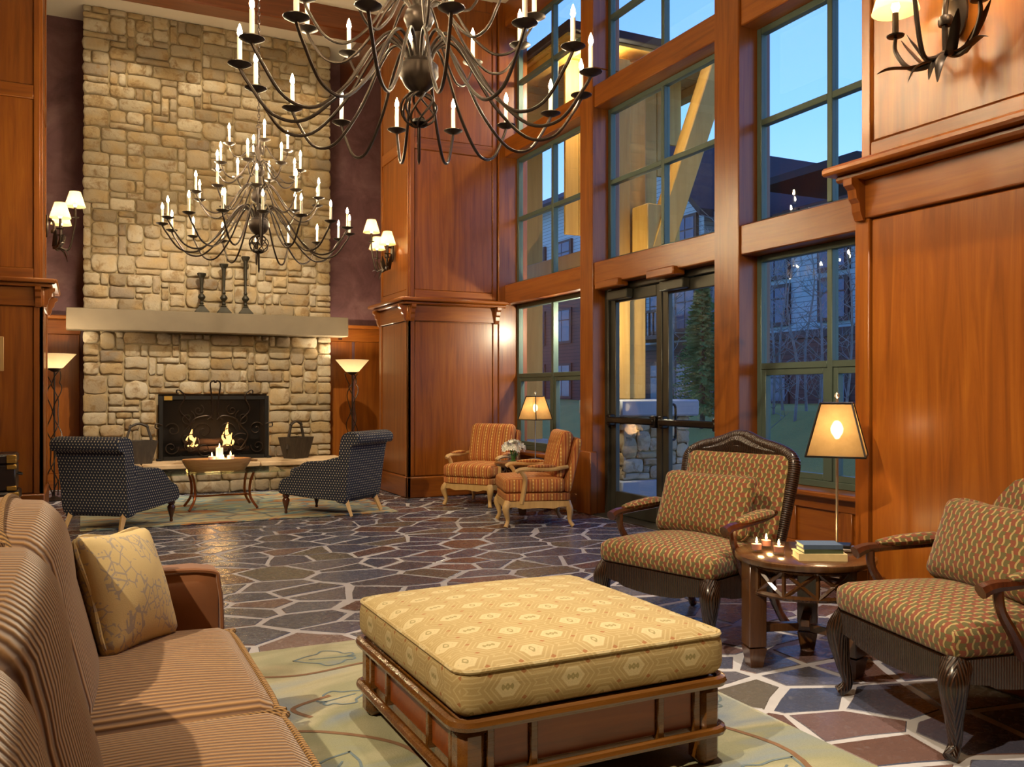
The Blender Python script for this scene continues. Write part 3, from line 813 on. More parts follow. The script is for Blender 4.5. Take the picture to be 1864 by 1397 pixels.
    # lodge opposite
    def block(t, x0, x1, y0, y1, h, ridge, lower=3.0, gable=False, over=.7):
        MB().box(x0, x1, y0, y1, 0, lower).build('wall', M['siding_dark'], t)
        MB().box(x0+.05, x1, y0+.05, y1-.05, lower, h).build('wall', M['siding'], t)
        MB().box(x0-.06, x0+.1, y0, y1, lower-.12, lower+.12).build('belt_board', M['trimdark'], t)
        if gable:      # ridge along X, gable end facing the lounge
            ym = (y0+y1)/2
            MB().prism([(y0, h), (y1, h), (ym, ridge-.35)], 'x', x0+.05, x1).build('gable', M['siding'], t)
            for s_ in (-1, 1):
                ye = y0-over if s_ < 0 else y1+over; he = h-(ridge-h)/(ym-y0)*over
                MB().prism([(ye, he-.25), (ym, ridge-.25), (ym, ridge), (ye, he+.02)], 'x', x0-over, x1).build('roof', M['roof'], t)
        else:
            xm = x0+3
            for xa, za in ((x0-over, h-.3), (2*xm-x0+over, h-.3)):
                MB().prism([(xa, za), (xm, ridge-.25), (xm, ridge), (xa, za+.3)], 'y', y0-over, y1+over).build('roof', M['roof'], t)
            MB().prism([(x0+.05, h), (2*xm-x0, h), (xm, ridge-.3)], 'y', y0, y0+.2).build('gable', M['siding'], t)
    def win(t, x, y, z, w, h):
        f = MB().box(x-.08, x+.05, y-w/2-.09, y+w/2+.09, z-.09, z+h+.09).build('window', M['trimdark'], t)
        for k in (0, 1):
            a = y-w/2+k*w/2
            MB().box(x-.1, x-.05, a+.03, a+w/2-.03, z+.03, z+h*.68-.03).build('pane', M['farpane'], f)
            MB().box(x-.1, x-.05, a+.03, a+w/2-.03, z+h*.68+.02, z+h-.03).build('pane', M['farpane'], f)
    t = thing('lodge_building', 'lower lodge wing with dark monitor roof seen through the right window', 'building', (20, 0, 0))
    block(t, 0, 8, 15, 24, 6.6, 7.6, 3.0)
    MB().box(2.5, 6, 19.6, 24, 6.6, 7.7).build('monitor_wall', M['siding_dark'], t)
    MB().prism([(18.4, 7.2), (20.0, 8.5), (24.6, 8.5), (24.6, 8.75), (19.9, 8.75), (18.4, 7.45)], 'x', 1.7, 6.8).build('monitor_roof', M['roof'], t)
    for y in (16.6, 19.2, 21.6, 23.6):
        for z in (.9, 3.4, 4.9): win(t, 0, y, z, 1.0, 1.15)
    for y in (20.6, 22.2, 23.8): win(t, 2.5, y, 6.75, 1.1, .8)
    t = thing('lodge_building', 'tall gabled lodge wing with dark roof seen above the glass door', 'building', (20.5, 0, 0))
    block(t, 0, 9, 25.9, 31.2, 8.6, 11.2, 3.0, True, .9)
    for y in (26.9, 28.6, 30.3):
        for z in (.8, 3.6, 6.3): win(t, 0, y, z, 1.1, 1.5)
    bal = MB(); bal.box(-1.3, 0, 26.0, 29.4, 3.2, 3.35)
    bo = bal.build('balcony', M['trimdark'], t)
    for k in range(14): MB().box(-1.3, -1.24, 26.0+k*.25, 26.08+k*.25, 3.35, 4.2).build('baluster', M['siding_dark'], bo)
    MB().box(-1.34, -1.2, 26.0, 29.5, 4.2, 4.3).build('handrail', M['trimdark'], bo)
    t = thing('lodge_building', 'dark far lodge wing with sloping eaves behind the left window', 'building', (20.5, 0, 0))
    block(t, 0, 9, 32.9, 48, 10.2, 12.1, 6.0)
    for y in (33.8, 36.4, 39, 41.6, 44.2):
        for z in (1.0, 3.6, 6.8): win(t, 0, y, z, 1.5, 1.5)
    # conifer on the lawn
    rg = random.Random(11)
    t = thing('spruce_tree', 'young green spruce tree on the lawn behind the glass door', 'tree', (11.4, 14.45, .42))
    MB().tube([(0, 0, 0), (.02, 0, 1.5), (0, .02, 3.05)], [.06, .035, .008], 7).build('trunk', M['bark'], t)
    mb = MB()
    for k in range(300):
        z = .35+2.6*(k/300)**.95; a = k*2.399+rg.uniform(-.3, .3); L = (.80*(1-(z/3.05))**.8+.05)*rg.uniform(.65, 1.1)
        d = Vector((math.cos(a), math.sin(a), 0)); p0 = Vector((0, 0, z)); p1 = p0+d*L+Vector((0, 0, -.18*L))
        for q in range(9):
            c = p0.lerp(p1, .15+.85*q/8); s = .10*(1-.55*q/8)+.02
            for sg in (-1, 1):
                e = (Vector((-d.y, d.x, 0))*sg*s*.8+d*s*.9+Vector((0, 0, rg.uniform(-.03, .05)))); u = Vector((0, 0, .018))
                mb.add([c-u, c+u, c+e], [(0, 1, 2)])
    mb.build('foliage', M['needle'], t, False, uv=False)
    # bare aspens
    for i, (px, Zd, hgt) in enumerate(((1392, 15.5, 3.4), (1408, 17.5, 3.6), (1425, 19, 4), (1446, 16.5, 3.2), (1468, 18.5, 4.0), (1490, 16, 3.4), (1512, 18, 4), (1536, 15.5, 3.4), (1232, 20, 4.4), (1300, 19, 4.5))):
        a = (px-932)/F; x = Zd*(a*math.cos(YAW)+math.sin(YAW)); y = Zd*(-a*math.sin(YAW)+math.cos(YAW))
        gz = .8 if x > 12.8 else .8*min(1, max(0, (x-9.6)/3.2))
        where = ['first', 'second', 'third', 'fourth', 'fifth', 'sixth', 'seventh', 'eighth']
        lb = ('bare slender aspen on the lawn, %s from the left in the right window' % where[i]) if i < 8 else ('bare thin tree just left of the spruce' if i == 8 else 'bare thin tree just right of the spruce')
        t = thing('bare_aspen', lb, 'tree', (x, y, gz-.05), rg.uniform(0, 6), 'bare aspens outside')
        pts = cr([(0, 0, 0), (rg.uniform(-.15, .15), rg.uniform(-.1, .1), hgt*.35), (rg.uniform(-.2, .2), rg.uniform(-.2, .2), hgt*.7), (0, 0, hgt)], 4)
        MB().tube(pts, [.03, .022, .006], 6).build('trunk', M['aspen'], t)
        mb = MB()
        for k in range(26):
            z = hgt*rg.uniform(.12, .95); a = rg.uniform(0, 6.3); L = rg.uniform(.35, .8)*(1.1-z/hgt*.7)
            i0 = min(len(pts)-1, int(z/hgt*(len(pts)-1))); p0 = Vector(pts[i0]); d = Vector((math.cos(a), math.sin(a), rg.uniform(.4, 1.1)))
            p1 = p0+d*L*.5; p2 = p1+(d+Vector((rg.uniform(-.5, .5), rg.uniform(-.5, .5), .2)))*L*.4
            mb.tube([p0, p1, p2], [.009, .006, .002], 4)
            for q in range(3):
                e = p1.lerp(p2, rg.random()); mb.tube([e, e+Vector((rg.uniform(-.3, .3), rg.uniform(-.3, .3), rg.uniform(.05, .35)))], [.006, .002], 3)
        mb.build('branches', M['aspen'], t, False, uv=False)

# ------------------------------------------------------------------ stone layout
def ashlar(W, H, u, seed, hole=None):
    """random coursed rubble: fills a W x H face with rectangles on a grid of about u, skipping the hole"""
    rg = random.Random(seed); nx, nz = max(2, round(W/u)), max(1, round(H/(u*.8))); dx, dz = W/nx, H/nz
    used = [[False]*nx for _ in range(nz)]; out = []
    if hole:
        for k in range(nz):
            for i in range(nx):
                cx, cz = (i+.5)*dx, (k+.5)*dz
                if hole[0] < cx < hole[1] and hole[2] < cz < hole[3]: used[k][i] = True
    for k in range(nz):
        for i in range(nx):
            if used[k][i]: continue
            w = rg.choice((1, 2, 2, 3, 3, 3, 4, 4)); h = rg.choice((1, 2, 2, 2, 2, 2, 3)) if w < 4 else rg.choice((1, 2, 2, 2))
            if w == 1 and h == 1: w = 2
            w0 = 1
            while w0 < w and i+w0 < nx and not used[k][i+w0]: w0 += 1
            if i+w0+1 == nx and not used[k][nx-1]: w0 += 1
            h0 = 1
            while h0 < h and k+h0 < nz and all(not used[k+h0][i+q] for q in range(w0)): h0 += 1
            for b in range(h0):
                for q in range(w0): used[k+b][i+q] = True
            out.append((i*dx, (i+w0)*dx, k*dz, (k+h0)*dz))
    return out

def stone_block(a, b, z0, z1, depth, rg):
    """rounded, slightly uneven stone: outline in (x, z), front towards -y"""
    w, h = b-a, z1-z0; r = min(w, h)*rg.uniform(.14, .34); pts = []
    j = min(w, h)*.09
    for (cx, cz, sx, sz) in ((a, z0, 1, 1), (b, z0, -1, 1), (b, z1, -1, -1), (a, z1, 1, -1)):
        first = (cx, cz+sz*r*rg.uniform(.6, 1.2)); second = (cx+sx*r*rg.uniform(.6, 1.2), cz)
        mid = (cx+sx*r*.28, cz+sz*r*.28)
        seq = [first, mid, second] if (sx*sz > 0) else [second, mid, first]
        pts += seq
    full = []
    for i in range(len(pts)):
        p, q = pts[i], pts[(i+1) % len(pts)]; full.append(p)
        if math.hypot(p[0]-q[0], p[1]-q[1]) > min(w, h)*.45: full.append(((p[0]+q[0])/2+rg.uniform(-j, j), (p[1]+q[1])/2+rg.uniform(-j, j)))
    D = depth*rg.uniform(.6, 1.15)
    n = len(full); c = Vector(((a+b)/2, (z0+z1)/2)); bev = min(.022, min(w, h)*.2)
    vs = [(p[0], 0, p[1]) for p in full]+[(p[0], -D*.72, p[1]) for p in full]
    for p in full:
        v = Vector(p)-c; L = max(v.length, 1e-6); q = c+v*((L-bev)/L); vs.append((q.x, -D+rg.uniform(-.004, .004), q.y))
    vs.append((c.x+rg.uniform(-.1, .1)*w, -D-rg.uniform(.0, .006), c.y+rg.uniform(-.1, .1)*h))
    fs = []
    for i in range(n):
        k = (i+1) % n; fs += [(i, k, n+k, n+i), (n+i, n+k, 2*n+k, 2*n+i), (2*n+i, 2*n+k, 3*n)]
    return vs, fs
outdoors()

# ------------------------------------------------------------------ fireplace
CX0, CX1, CY = 0.0, 3.0, 11.69
def fireplace():
    fp = thing('stone_fireplace', 'tall pale rubble stone chimney with fireplace opening, mantel shelf and raised hearth', 'fireplace', (0, CY, 0))
    FB = (.84, 2.16, .36, 1.18)
    core = MB()
    core.box(CX0+.02, FB[0], 0, .50, 0, ZC); core.box(FB[1], CX1-.02, 0, .50, 0, ZC)
    core.box(FB[0], FB[1], 0, .50, FB[3], ZC); core.box(FB[0], FB[1], 0, .50, 0, FB[2]-.06)
    core.build('mortar_core', M['mortar'], fp)
    fbx = MB(); e = .012
    fbx.box(FB[0], FB[1], .46, .49, FB[2]-.05, FB[3]); fbx.box(FB[0], FB[0]+e, .01, .46, FB[2]-.05, FB[3]); fbx.box(FB[1]-e, FB[1], .01, .46, FB[2]-.05, FB[3])
    fbx.box(FB[0]+e, FB[1]-e, .01, .46, FB[3]-e, FB[3]); fbx.box(FB[0]+e, FB[1]-e, .01, .46, FB[2]-.055, FB[2]-.002)
    fbx.build('firebox', M['firebox'], fp, False)
    rg = random.Random(21); blocks = []
    for (a, b, z0, z1) in ashlar(CX1-CX0, 1.94-.36, .092, 5, (FB[0], FB[1], -.1, FB[3]-.36)): blocks.append((a, b, z0+.36, z1+.36))
    for (a, b, z0, z1) in ashlar(CX1-CX0, ZC-2.19, .096, 9): blocks.append((a, b, z0+2.19, z1+2.19))
    # nearest (largest in view) stones first: they all stand at the same depth, so big ones first
    blocks.sort(key=lambda q: -(q[1]-q[0])*(q[3]-q[2]))
    rest = MB()
    for i, (a, b, z0, z1) in enumerate(blocks):
        g = rg.uniform(.005, .009); sb = stone_block(a+g, b-g, z0+g, z1-g, .036, rg)
        if i < 290: MB().add(*sb).build('stone', M['stone'], fp, True, 1.3, uv=False)
        else: rest.add(*sb)
    if rest.v:
        s = rest.build('small_stones', M['stone'], fp, True, 1.3, uv=False); s['kind'] = 'stuff'
    MB().box(CX0-.17, CX1+.16, -.30, .02, 1.94, 2.19, .006).build('mantel', M['mantel'], fp)['label'] = 'smooth grey-brown cast stone mantel shelf'
    hb = MB(); hb.box(CX0-.02, CX1+.02, -.66, 0, 0, .30); hb.build('hearth_core', M['mortar'], fp)
    for (a, b, z0, z1) in ashlar(CX1-CX0+.04, .295, .095, 33):
        vs, fs = stone_block(a+.006, b-.006, z0+.005, z1-.005, .045, rg)
        MB().add(vs, fs, Matrix.Translation((CX0-.02, -.66, 0))).build('hearth_stone', M['stone'], fp, True, 1.3, uv=False)
    xs = [-.06, .62, 1.28, 1.95, 2.52, 3.06]
    for x0, x1 in zip(xs, xs[1:]): MB().box(x0+.004, x1-.004, -.75, -.03, .30, .36, .012).build('hearth_slab', M['slab'], fp)
    MB().box(2.62, 2.70, -.745, -.735, .15, .21).build('brass_outlet', M['brass'], fp)
    # fire: logs, grate and flames stand in the opening
    lg = thing('log_set', 'charred gas logs on the grate inside the fireplace', 'logs', (1.5, CY+.26, .36))
    for (x0, x1, y, z, r) in ((-.42, .36, .05, .09, .055), (-.3, .46, -.07, .09, .05), (-.34, .1, 0, .19, .045), (-.05, .40, .02, .2, .04)):
        MB().tube([(x0, y, z), ((x0+x1)/2, y+.015, z+.012), (x1, y-.01, z+.005)], [r, r*1.06, r*.92], 9).build('log', M['log'], lg)
    gr = MB()
    for x in (-.36, -.18, 0, .18, .36): gr.box(x-.01, x+.01, -.13, .13, .015, .035)
    gr.box(-.4, .4, -.13, -.11, 0, .035); gr.box(-.4, .4, .11, .13, 0, .035); gr.build('grate', M['iron_black'], lg)
    for nm, (x, h, w) in (('left', (-.24, .22, .034)), ('right', (.2, .30, .036))):
        f = MB()
        for (dx, s, dz) in ((0, 1, 0), (-.05, .6, 0), (.05, .55, .02)):
            f.tube(cr([(x+dx, 0, .13), (x+dx+.02, .01, .13+h*.3*s), (x+dx-.012, 0, .13+h*.6*s), (x+dx+.008, .0, .13+h*s)], 4), [w*.6*s, w*s, w*.6*s, .003], 8)
        tag(f.build('flame', M['fire'], None, loc=(1.5, CY+.24, .36+dz)), 'small orange flame on the %s of the gas logs' % nm, 'flame', 'flames in the fireplace')
    light('POINT', 'fire_glow_light', (1.5, CY+.1, .62), 9, (1, .5, .18), .1)
fireplace()
# ------------------------------------------------------------------ sofa
def sofa():
    t = thing('sofa', 'tan corduroy sofa with rust suede arms in the left foreground', 'sofa', (0, 0, 0))
    y0, y1 = .50, 2.98
    MB().box(-.50, .36, y0-.14, y1+.14, .08, .30, .02).build('base', M['suede'], t)
    MB().box(-.52, -.30, y0-.16, y1+.16, .25, .76, .05).build('back_frame', M['suede'], t)
    for a in (y0, y1):
        s = 1 if a == y1 else -1
        m = MB(); prof = [(-.42, .10), (.40, .10), (.405, .52), (.40, .575), (.385, .605), (.35, .62), (-.42, .64)]
        n = len(prof)
        lo, hi = (a, a+.17) if s > 0 else (a-.17, a)
        m.cushion(.84, .17, .55, .045, .0, 8, (-.01, (lo+hi)/2, .355)); m.build('arm', M['suede'], t)
        q = MB(); yy = hi-.012 if s < 0 else lo+.012
        q.tube(cr([(.405, yy, .12), (.41, yy, .4), (.40, yy, .575), (.36, yy, .622), (.1, yy, .632), (-.3, yy, .632)], 5), .007, 6); q.build('arm_piping', M['suede'], t)
    k = 3; L = (y1-y0)/k
    for i in range(k):
        a = y0+i*L; c = MB(); c.cushion(.72, L-.012, .17, .05, .035, 12, (.075, a+L/2, .365)); o = c.build('seat_cushion', M['cord'], t)
        e = .355; h = L/2-.012; zz = .425
        p = [(.075-e+.02, a+L/2-h, zz), (.075+e-.05, a+L/2-h, zz), (.075+e, a+L/2-h+.045, zz), (.075+e+.004, a+L/2, zz+.004), (.075+e, a+L/2+h-.045, zz), (.075+e-.05, a+L/2+h, zz), (.075-e+.02, a+L/2+h, zz)]
        pp = cr(p, 10); pipe = MB(); pipe.tube(pp, .0085, 6); pipe.build('piping', M['piping'], o)
    for i in range(k):
        a = y0+i*L; rot = Matrix.Translation((-.13, a+L/2, .615)) @ Matrix.Rotation(math.radians(-14), 4, 'Y')
        c = MB(); c.cushion(.20, L-.004, .50, .095, .02, 14, mat=rot)
        # pillowy front and top
        for j, v in enumerate(c.v):
            x, y, z = v; b = max(0, 1-((y-a-L/2)/(L/2))**2)
            c.v[j] = (x+.035*b*(1 if x > -.13 else -.4), y, z+(.05*b if z > .7 else 0))
        o = c.build('back_cushion', M['cord'], t)
        pipe = MB(); pz = []; cols = {}
        for (x, y, z) in c.v: cols.setdefault(round(y, 3), []).append((z, x))
        for y in sorted(cols):
            if len(cols[y]) > 20: z, x = max(cols[y]); pz.append((x+.012, y, z+.001))
        pz = [pz[0][:2]+(pz[0][2]-.10,)]+pz+[pz[-1][:2]+(pz[-1][2]-.10,)] if len(pz) > 3 else pz
        pipe.tube(pz, .008, 6); pipe.build('piping', M['piping'], o)
    for x in (-.42, .3):
        for y in (y0-.08, y1+.08): MB().lathe([(.02, 0), (.03, .03), (.03, .085)], 10, (x, y, 0)).build('foot', M['darkwood'], t)
    p = thing('throw_pillow', 'yellow throw pillow printed with grey branches, leaning in the sofa corner', 'pillow', (.17, 2.78, .445))
    rot = Matrix.Rotation(math.radians(57), 4, 'Z') @ Matrix.Rotation(math.radians(-20), 4, 'X') @ Matrix.Translation((0, 0, .19)) @ Matrix.Rotation(math.radians(4), 4, 'Y') @ Matrix.Rotation(PI/2, 4, 'X')
    b = MB().cushion(.35, .35, .06, .028, .055, 14, under=.055, pinch=.06)
    me = b.build('pillow_cover', M['branch'], p); me.matrix_local = rot
    pp = MB(); q = [(.163, -.163, 0), (.160, 0, 0), (.163, .163, 0), (0, .160, 0), (-.163, .163, 0), (-.160, 0, 0), (-.163, -.163, 0), (0, -.160, 0)]
    pp.tube(cr(q, 5, True), .006, 6, True); o = pp.build('piping', M['branch'], p); o.matrix_local = rot
sofa()

# ------------------------------------------------------------------ rugs
def rugs():
    x0, x1, y0, y1 = RUG2
    r = thing('area_rug', 'pale green and blue leaf pattern rug under the ottoman', 'rug', (x0, y0, 0))
    MB().box(0, x1-x0, 0, y1-y0, .002, .014, .004).build('pile', M['rug_leaf'], r)
    rg = random.Random(5)
    W, H = x1-x0, y1-y0
    def ribbon(mb, pts, w, z):
        P = cr([(max(.02, min(W-.02, p[0]-.21)), min(H-.02, p[1]), 0) for p in pts], 8); vs = []
        for i, p in enumerate(P):
            t = P[min(i+1, len(P)-1)]-P[max(i-1, 0)]; t.normalize(); n = Vector((-t.y, t.x, 0))
            vs += [(p+n*w+Vector((0, 0, z))), (p-n*w+Vector((0, 0, z)))]
        mb.add(vs, [(2*i, 2*i+1, 2*i+3, 2*i+2) for i in range(len(P)-1)])
    vines = [[(.1, 2.95), (.55, 2.80), (1.0, 2.86), (1.5, 2.70), (2.0, 2.9)], [(.15, 2.25), (.5, 2.15), (.72, 1.9), (.72, 1.55), (.60, 1.2)], [(.1, 1.4), (.5, 1.55), (.9, 1.6)],
             [(1.2, .3), (1.55, .8), (1.85, 1.3), (1.7, 1.9), (1.95, 2.4)], [(.5, 2.3), (.46, 2.42), (.62, 2.5)], [(1.3, 1.0), (1.6, 1.1), (1.95, .8)]]
    for p in vines:
        v = MB(); ribbon(v, p, .010, .0155); v.build('vine_motif', M['vine'], r, uv=False)
    def leaf(cx, cy, a, s):
        pts = []; lf = MB()
        for k in range(17):
            t = k/16*2*PI; rr = s*(.55+.45*abs(math.cos(t*2.5)))*(.8+.35*math.cos(t))
            pts.append((cx+math.cos(a)*rr*math.cos(t)*1.3-math.sin(a)*rr*math.sin(t), cy+math.sin(a)*rr*math.cos(t)*1.3+math.cos(a)*rr*math.sin(t)))
        pts.append(pts[0]); ribbon(lf, pts, .005, .0153)
        ribbon(lf, [(cx-math.cos(a)*s*.6, cy-math.sin(a)*s*.6), (cx, cy), (cx+math.cos(a)*s, cy+math.sin(a)*s)], .004, .0153)
        lf.build('leaf_motif', M['vineleaf'], r, uv=False)
    for (cx, cy, a, s) in ((.78, 2.98, 3.0, .13), (.30, 2.72, 2.6, .14), (.62, 2.45, .3, .10), (.42, 1.75, 1.0, .15), (.95, 2.62, .4, .11), (1.6, 2.95, 1.2, .12), (1.82, .62, 2.0, .15), (1.65, 1.15, .6, .14), (1.88, 1.8, 1.5, .12), (1.75, .2, .4, .13)): leaf(cx, cy, a, s)
    x0, x1, y0, y1 = RUG1
    r = thing('area_rug', 'multicoloured blue and gold rug in front of the hearth', 'rug', (x0, y0, 0))
    MB().box(0, x1-x0, 0, y1-y0, .002, .012, .004).build('pile', M['rug_color'], r)
    MB().box(.05, x1-x0-.05, .05, .11, .0122, .0135).build('border', M['cloth_cream'], r)
rugs()

# ------------------------------------------------------------------ ottoman
def ottoman():
    x0, x1, y0, y1 = .93, 1.835, 2.225, 3.18; z = .0158
    t = thing('ottoman', 'large square ottoman with gold damask cushion on a dark wood base', 'ottoman', ((x0+x1)/2, (y0+y1)/2, z))
    w, d = (x1-x0)/2, (y1-y0)/2
    for sx in (-1, 1):
        for sy in (-1, 1):
            MB().box(sx*w-sx*.085, sx*w, sy*d-sy*.085, sy*d, 0, .255, .022).build('leg', M['ottowood'], t)
    for sy in (-1, 1):
        yy = sy*(d-.03)
        MB().box(-w+.085, w-.085, yy-sy*.016, yy, .075, .255).build('apron', M['ottowood'], t)
        xs = [-w+.095, -.22, .22, w-.095]
        for a, b in zip(xs, xs[1:]): MB().box(a+.012, b-.012, sy*(d-.0305), sy*(d-.018), .125, .245, .004).build('panel', M['ottopanel'], t)
        for a in xs: MB().box(a-.012, a+.012, sy*(d-.031), sy*(d-.006), .11, .255, .003).build('muntin', M['ottowood'], t)
    for sx in (-1, 1):
        xx = sx*(w-.03)
        MB().box(xx-sx*.016, xx, -d+.085, d-.085, .075, .255).build('apron', M['ottowood'], t)
        ys = [-d+.095, -.2, .2, d-.095]
        for a, b in zip(ys, ys[1:]): MB().box(sx*(w-.0305), sx*(w-.018), a+.012, b-.012, .125, .245, .004).build('panel', M['ottopanel'], t)
        for a in ys: MB().box(sx*(w-.031), sx*(w-.006), a-.012, a+.012, .11, .255, .003).build('muntin', M['ottowood'], t)
    def ring(zz, e, r):
        p = []; c = .05
        for sx, sy in ((1, 1), (-1, 1), (-1, -1), (1, -1)):
            cx, cy = sx*(w+e-c), sy*(d+e-c); a0 = math.atan2(sy, sx)-PI/4
            for k in range(5): a = a0+k*PI/8; p.append((cx+c*math.cos(a), cy+c*math.sin(a), zz))
        return MB().tube(p, r, 8, True)
    ring(.268, .012, .018).build('top_moulding', M['ottowood'], t); ring(.112, .012, .016).build('bottom_moulding', M['ottowood'], t)
    MB().box(-w+.01, w-.01, -d+.01, d-.01, .255, .278, .01).build('deck', M['ottowood'], t)
    cu = MB().cushion(2*w+.03, 2*d+.03, .155, .055, .05, 16, (0, 0, .355)).build('cushion', M['damask'], t)
    p = []
    for sx, sy in ((1, 1), (-1, 1), (-1, -1), (1, -1)):
        c = .05; cx, cy = sx*(w+.008-c), sy*(d+.008-c); a0 = math.atan2(sy, sx)-PI/4
        for k in range(5): a = a0+k*PI/8; p.append((cx+c*math.cos(a), cy+c*math.sin(a), .415))
    MB().tube(p, .007, 6, True).build('piping', M['damask'], cu)
ottoman()

# ------------------------------------------------------------------ wicker-framed armchairs
def bergere(label, loc, rz):
    t = thing('armchair', label, 'armchair', loc, rz, 'patterned armchairs beside the side table')
    wf, wb, d = .36, .30, .34                      # half widths front/back, half depth
    # legs: cabriole front legs, sabre back legs
    for s in (-1, 1):
        MB().tube(cr([(s*(wf-.05), -d+.05, .315), (s*(wf-.025), -d+.02, .25), (s*(wf-.035), -d+.03, .14), (s*(wf-.05), -d+.045, .05), (s*(wf-.035), -d+.015, .012)], 5), [.052, .048, .03, .021, .024], 10).build('leg', M['wicker'], t)
        MB().tube(cr([(s*(wb-.04), d-.05, .31), (s*(wb-.04), d-.04, .2), (s*(wb-.02), d, .08), (s*(wb-.005), d+.045, .012)], 5), [.032, .028, .02, .022], 8).build('leg', M['darkwood'], t)
    # serpentine rails
    def rail(p0, p1, n=14, drop=.045):
        vs = []; fs = []; a, b = Vector(p0), Vector(p1); L = (b-a).normalized(); nr = Vector((L.y, -L.x, 0))*.017
        for i in range(n+1):
            u = i/n; q = a+(b-a)*u; low = .265-drop*math.sin(PI*u)**.8*(1 if abs(u-.5) < .3 else .7)+.0
            vs += [q+nr+Vector((0, 0, low)), q+nr+Vector((0, 0, .335)), q-nr+Vector((0, 0, .335)), q-nr+Vector((0, 0, low))]
        for i in range(n):
            for k in range(4): fs.append((4*i+k, 4*i+4+k, 4*i+4+(k+1) % 4, 4*i+(k+1) % 4))
        fs += [(0, 1, 2, 3), (4*n+3, 4*n+2, 4*n+1, 4*n)]
        return MB().add(vs, fs, None, [(b-a).length*(i//4)/n for i in range(len(vs))])
    for nm, a, b in (('front', (-wf+.03, -d+.02, 0), (wf-.03, -d+.02, 0)), ('side', (wf-.02, -d+.03, 0), (wb-.01, d-.04, 0)), ('side', (-wb+.01, d-.04, 0), (-wf+.02, -d+.03, 0)), ('back', (wb-.02, d-.03, 0), (-wb+.02, d-.03, 0))):
        rail(a, b, 22).build('seat_rail', M['wicker'], t, uv='along')
    c = MB().cushion(2*wf+.0, 2*d-.02, .12, .045, .045, 12, (0, -.005, .385))
    for i, (x, y, z) in enumerate(c.v): c.v[i] = (x*(1-(y+d)/(2*d)*(1-wb/wf)*.9), y, z)
    c.build('seat', M['weave'], t)
    # back: wrapped frame with a raised crest, upholstered panel
    tilt = Matrix.Translation((0, d-.055, .36)) @ Matrix.Rotation(math.radians(-13), 4, 'X')
    B = [(-wb+.01, 0, -.04), (-wb-.015, 0, .2), (-wb-.035, 0, .44), (-wb-.02, 0, .515), (-wb+.05, 0, .555), (-.13, 0, .585), (-.05, 0, .615), (0, 0, .622), (.05, 0, .615), (.13, 0, .585), (wb-.05, 0, .555), (wb+.02, 0, .515), (wb+.035, 0, .44), (wb+.015, 0, .2), (wb-.01, 0, -.04)]
    MB().tube(cr(B, 5), .032, 10, False, tilt).build('back_frame', M['wicker'], t, uv='along')
    MB().tube(cr([(-.19, -.004, .54), (-.09, -.006, .56), (0, -.008, .59), (.09, -.006, .56), (.19, -.004, .54)], 4), [.02, .038, .045, .038, .02], 8, False, tilt, .8).build('crest', M['wicker'], t, uv='along')
    MB().tube(cr([(-.26, 0, .535), (-.12, 0, .55), (0, 0, .56), (.12, 0, .55), (.26, 0, .535)], 4), [.022, .034, .038, .034, .022], 8, False, tilt).build('crest_panel', M['wicker'], t, uv='along')
    MB().tube([(-wb+.02, 0, .0), (wb-.02, 0, .0)], .024, 8, False, tilt).build('back_rail', M['darkwood'], t)
    pad = MB().cushion(2*wb+.045, .53, .075, .034, .02, 12, mat=tilt @ Matrix.Translation((0, 0, .265)) @ Matrix.Rotation(PI/2, 4, 'X'), under=.0)
    pad.build('backrest', M['weave'], t)
    for s in (-1, 1):
        ax = wf-.015
        arm = MB().tube(cr([(s*(wb+.02), d-.10, .60), (s*(ax), .10, .585), (s*(ax+.012), -.10, .575), (s*(ax+.01), -.19, .57), (s*(ax+.008), -.235, .555)], 5), [.016, .018, .019, .023, .027], 8).build('arm', M['darkwood'], t)
        MB().tube(cr([(s*(ax+.006), -.17, .562), (s*(ax+.008), -.16, .49), (s*(ax+.002), -.11, .41), (s*(ax-.012), -.06, .33)], 5), [.018, .017, .02, .026], 8).build('arm_support', M['darkwood'], arm)
        MB().tube(cr([(s*(wb+.045), .17, .607), (s*(ax), .05, .605), (s*(ax+.012), -.135, .592)], 6), [.018, .032, .034, .03, .014], 10, False, None, .75).build('arm_pad', M['weave'], arm)
    return t
def lumbar(label, loc, rz):
    p = thing('lumbar_pillow', label, 'pillow', loc, rz, 'lumbar pillows on the patterned armchairs')
    m = Matrix.Translation((0, .10, .17)) @ Matrix.Rotation(math.radians(-20), 4, 'X') @ Matrix.Rotation(PI/2, 4, 'X')
    MB().cushion(.56, .33, .10, .045, .035, 12, under=.03, mat=m, pinch=.03).build('pillow_cover', M['weave'], p)
    e = MB(); q = [(.268, -.155, 0), (.262, 0, 0), (.268, .155, 0), (0, .152, 0), (-.268, .155, 0), (-.262, 0, 0), (-.268, -.155, 0), (0, -.152, 0)]
    e.tube(cr(q, 4, True), .006, 6, True, m); e.build('piping', M['weave'], p)
rB = facing(-.965, -.26); rC = facing(-.965, .26)
bergere('red and olive woven armchair with wicker frame, in front of the right window', (2.80, 3.62, 0), rB)
bergere('red and olive woven armchair with wicker frame, cut by the right edge of the picture', (2.93, 2.17, 0), rC)
for (x, y, r, lb) in ((2.80, 3.62, rB, 'patterned lumbar pillow on the armchair in front of the right window'), (2.93, 2.17, rC, 'patterned lumbar pillow on the armchair at the right picture edge')):
    lumbar(lb, (x, y, .452), r)

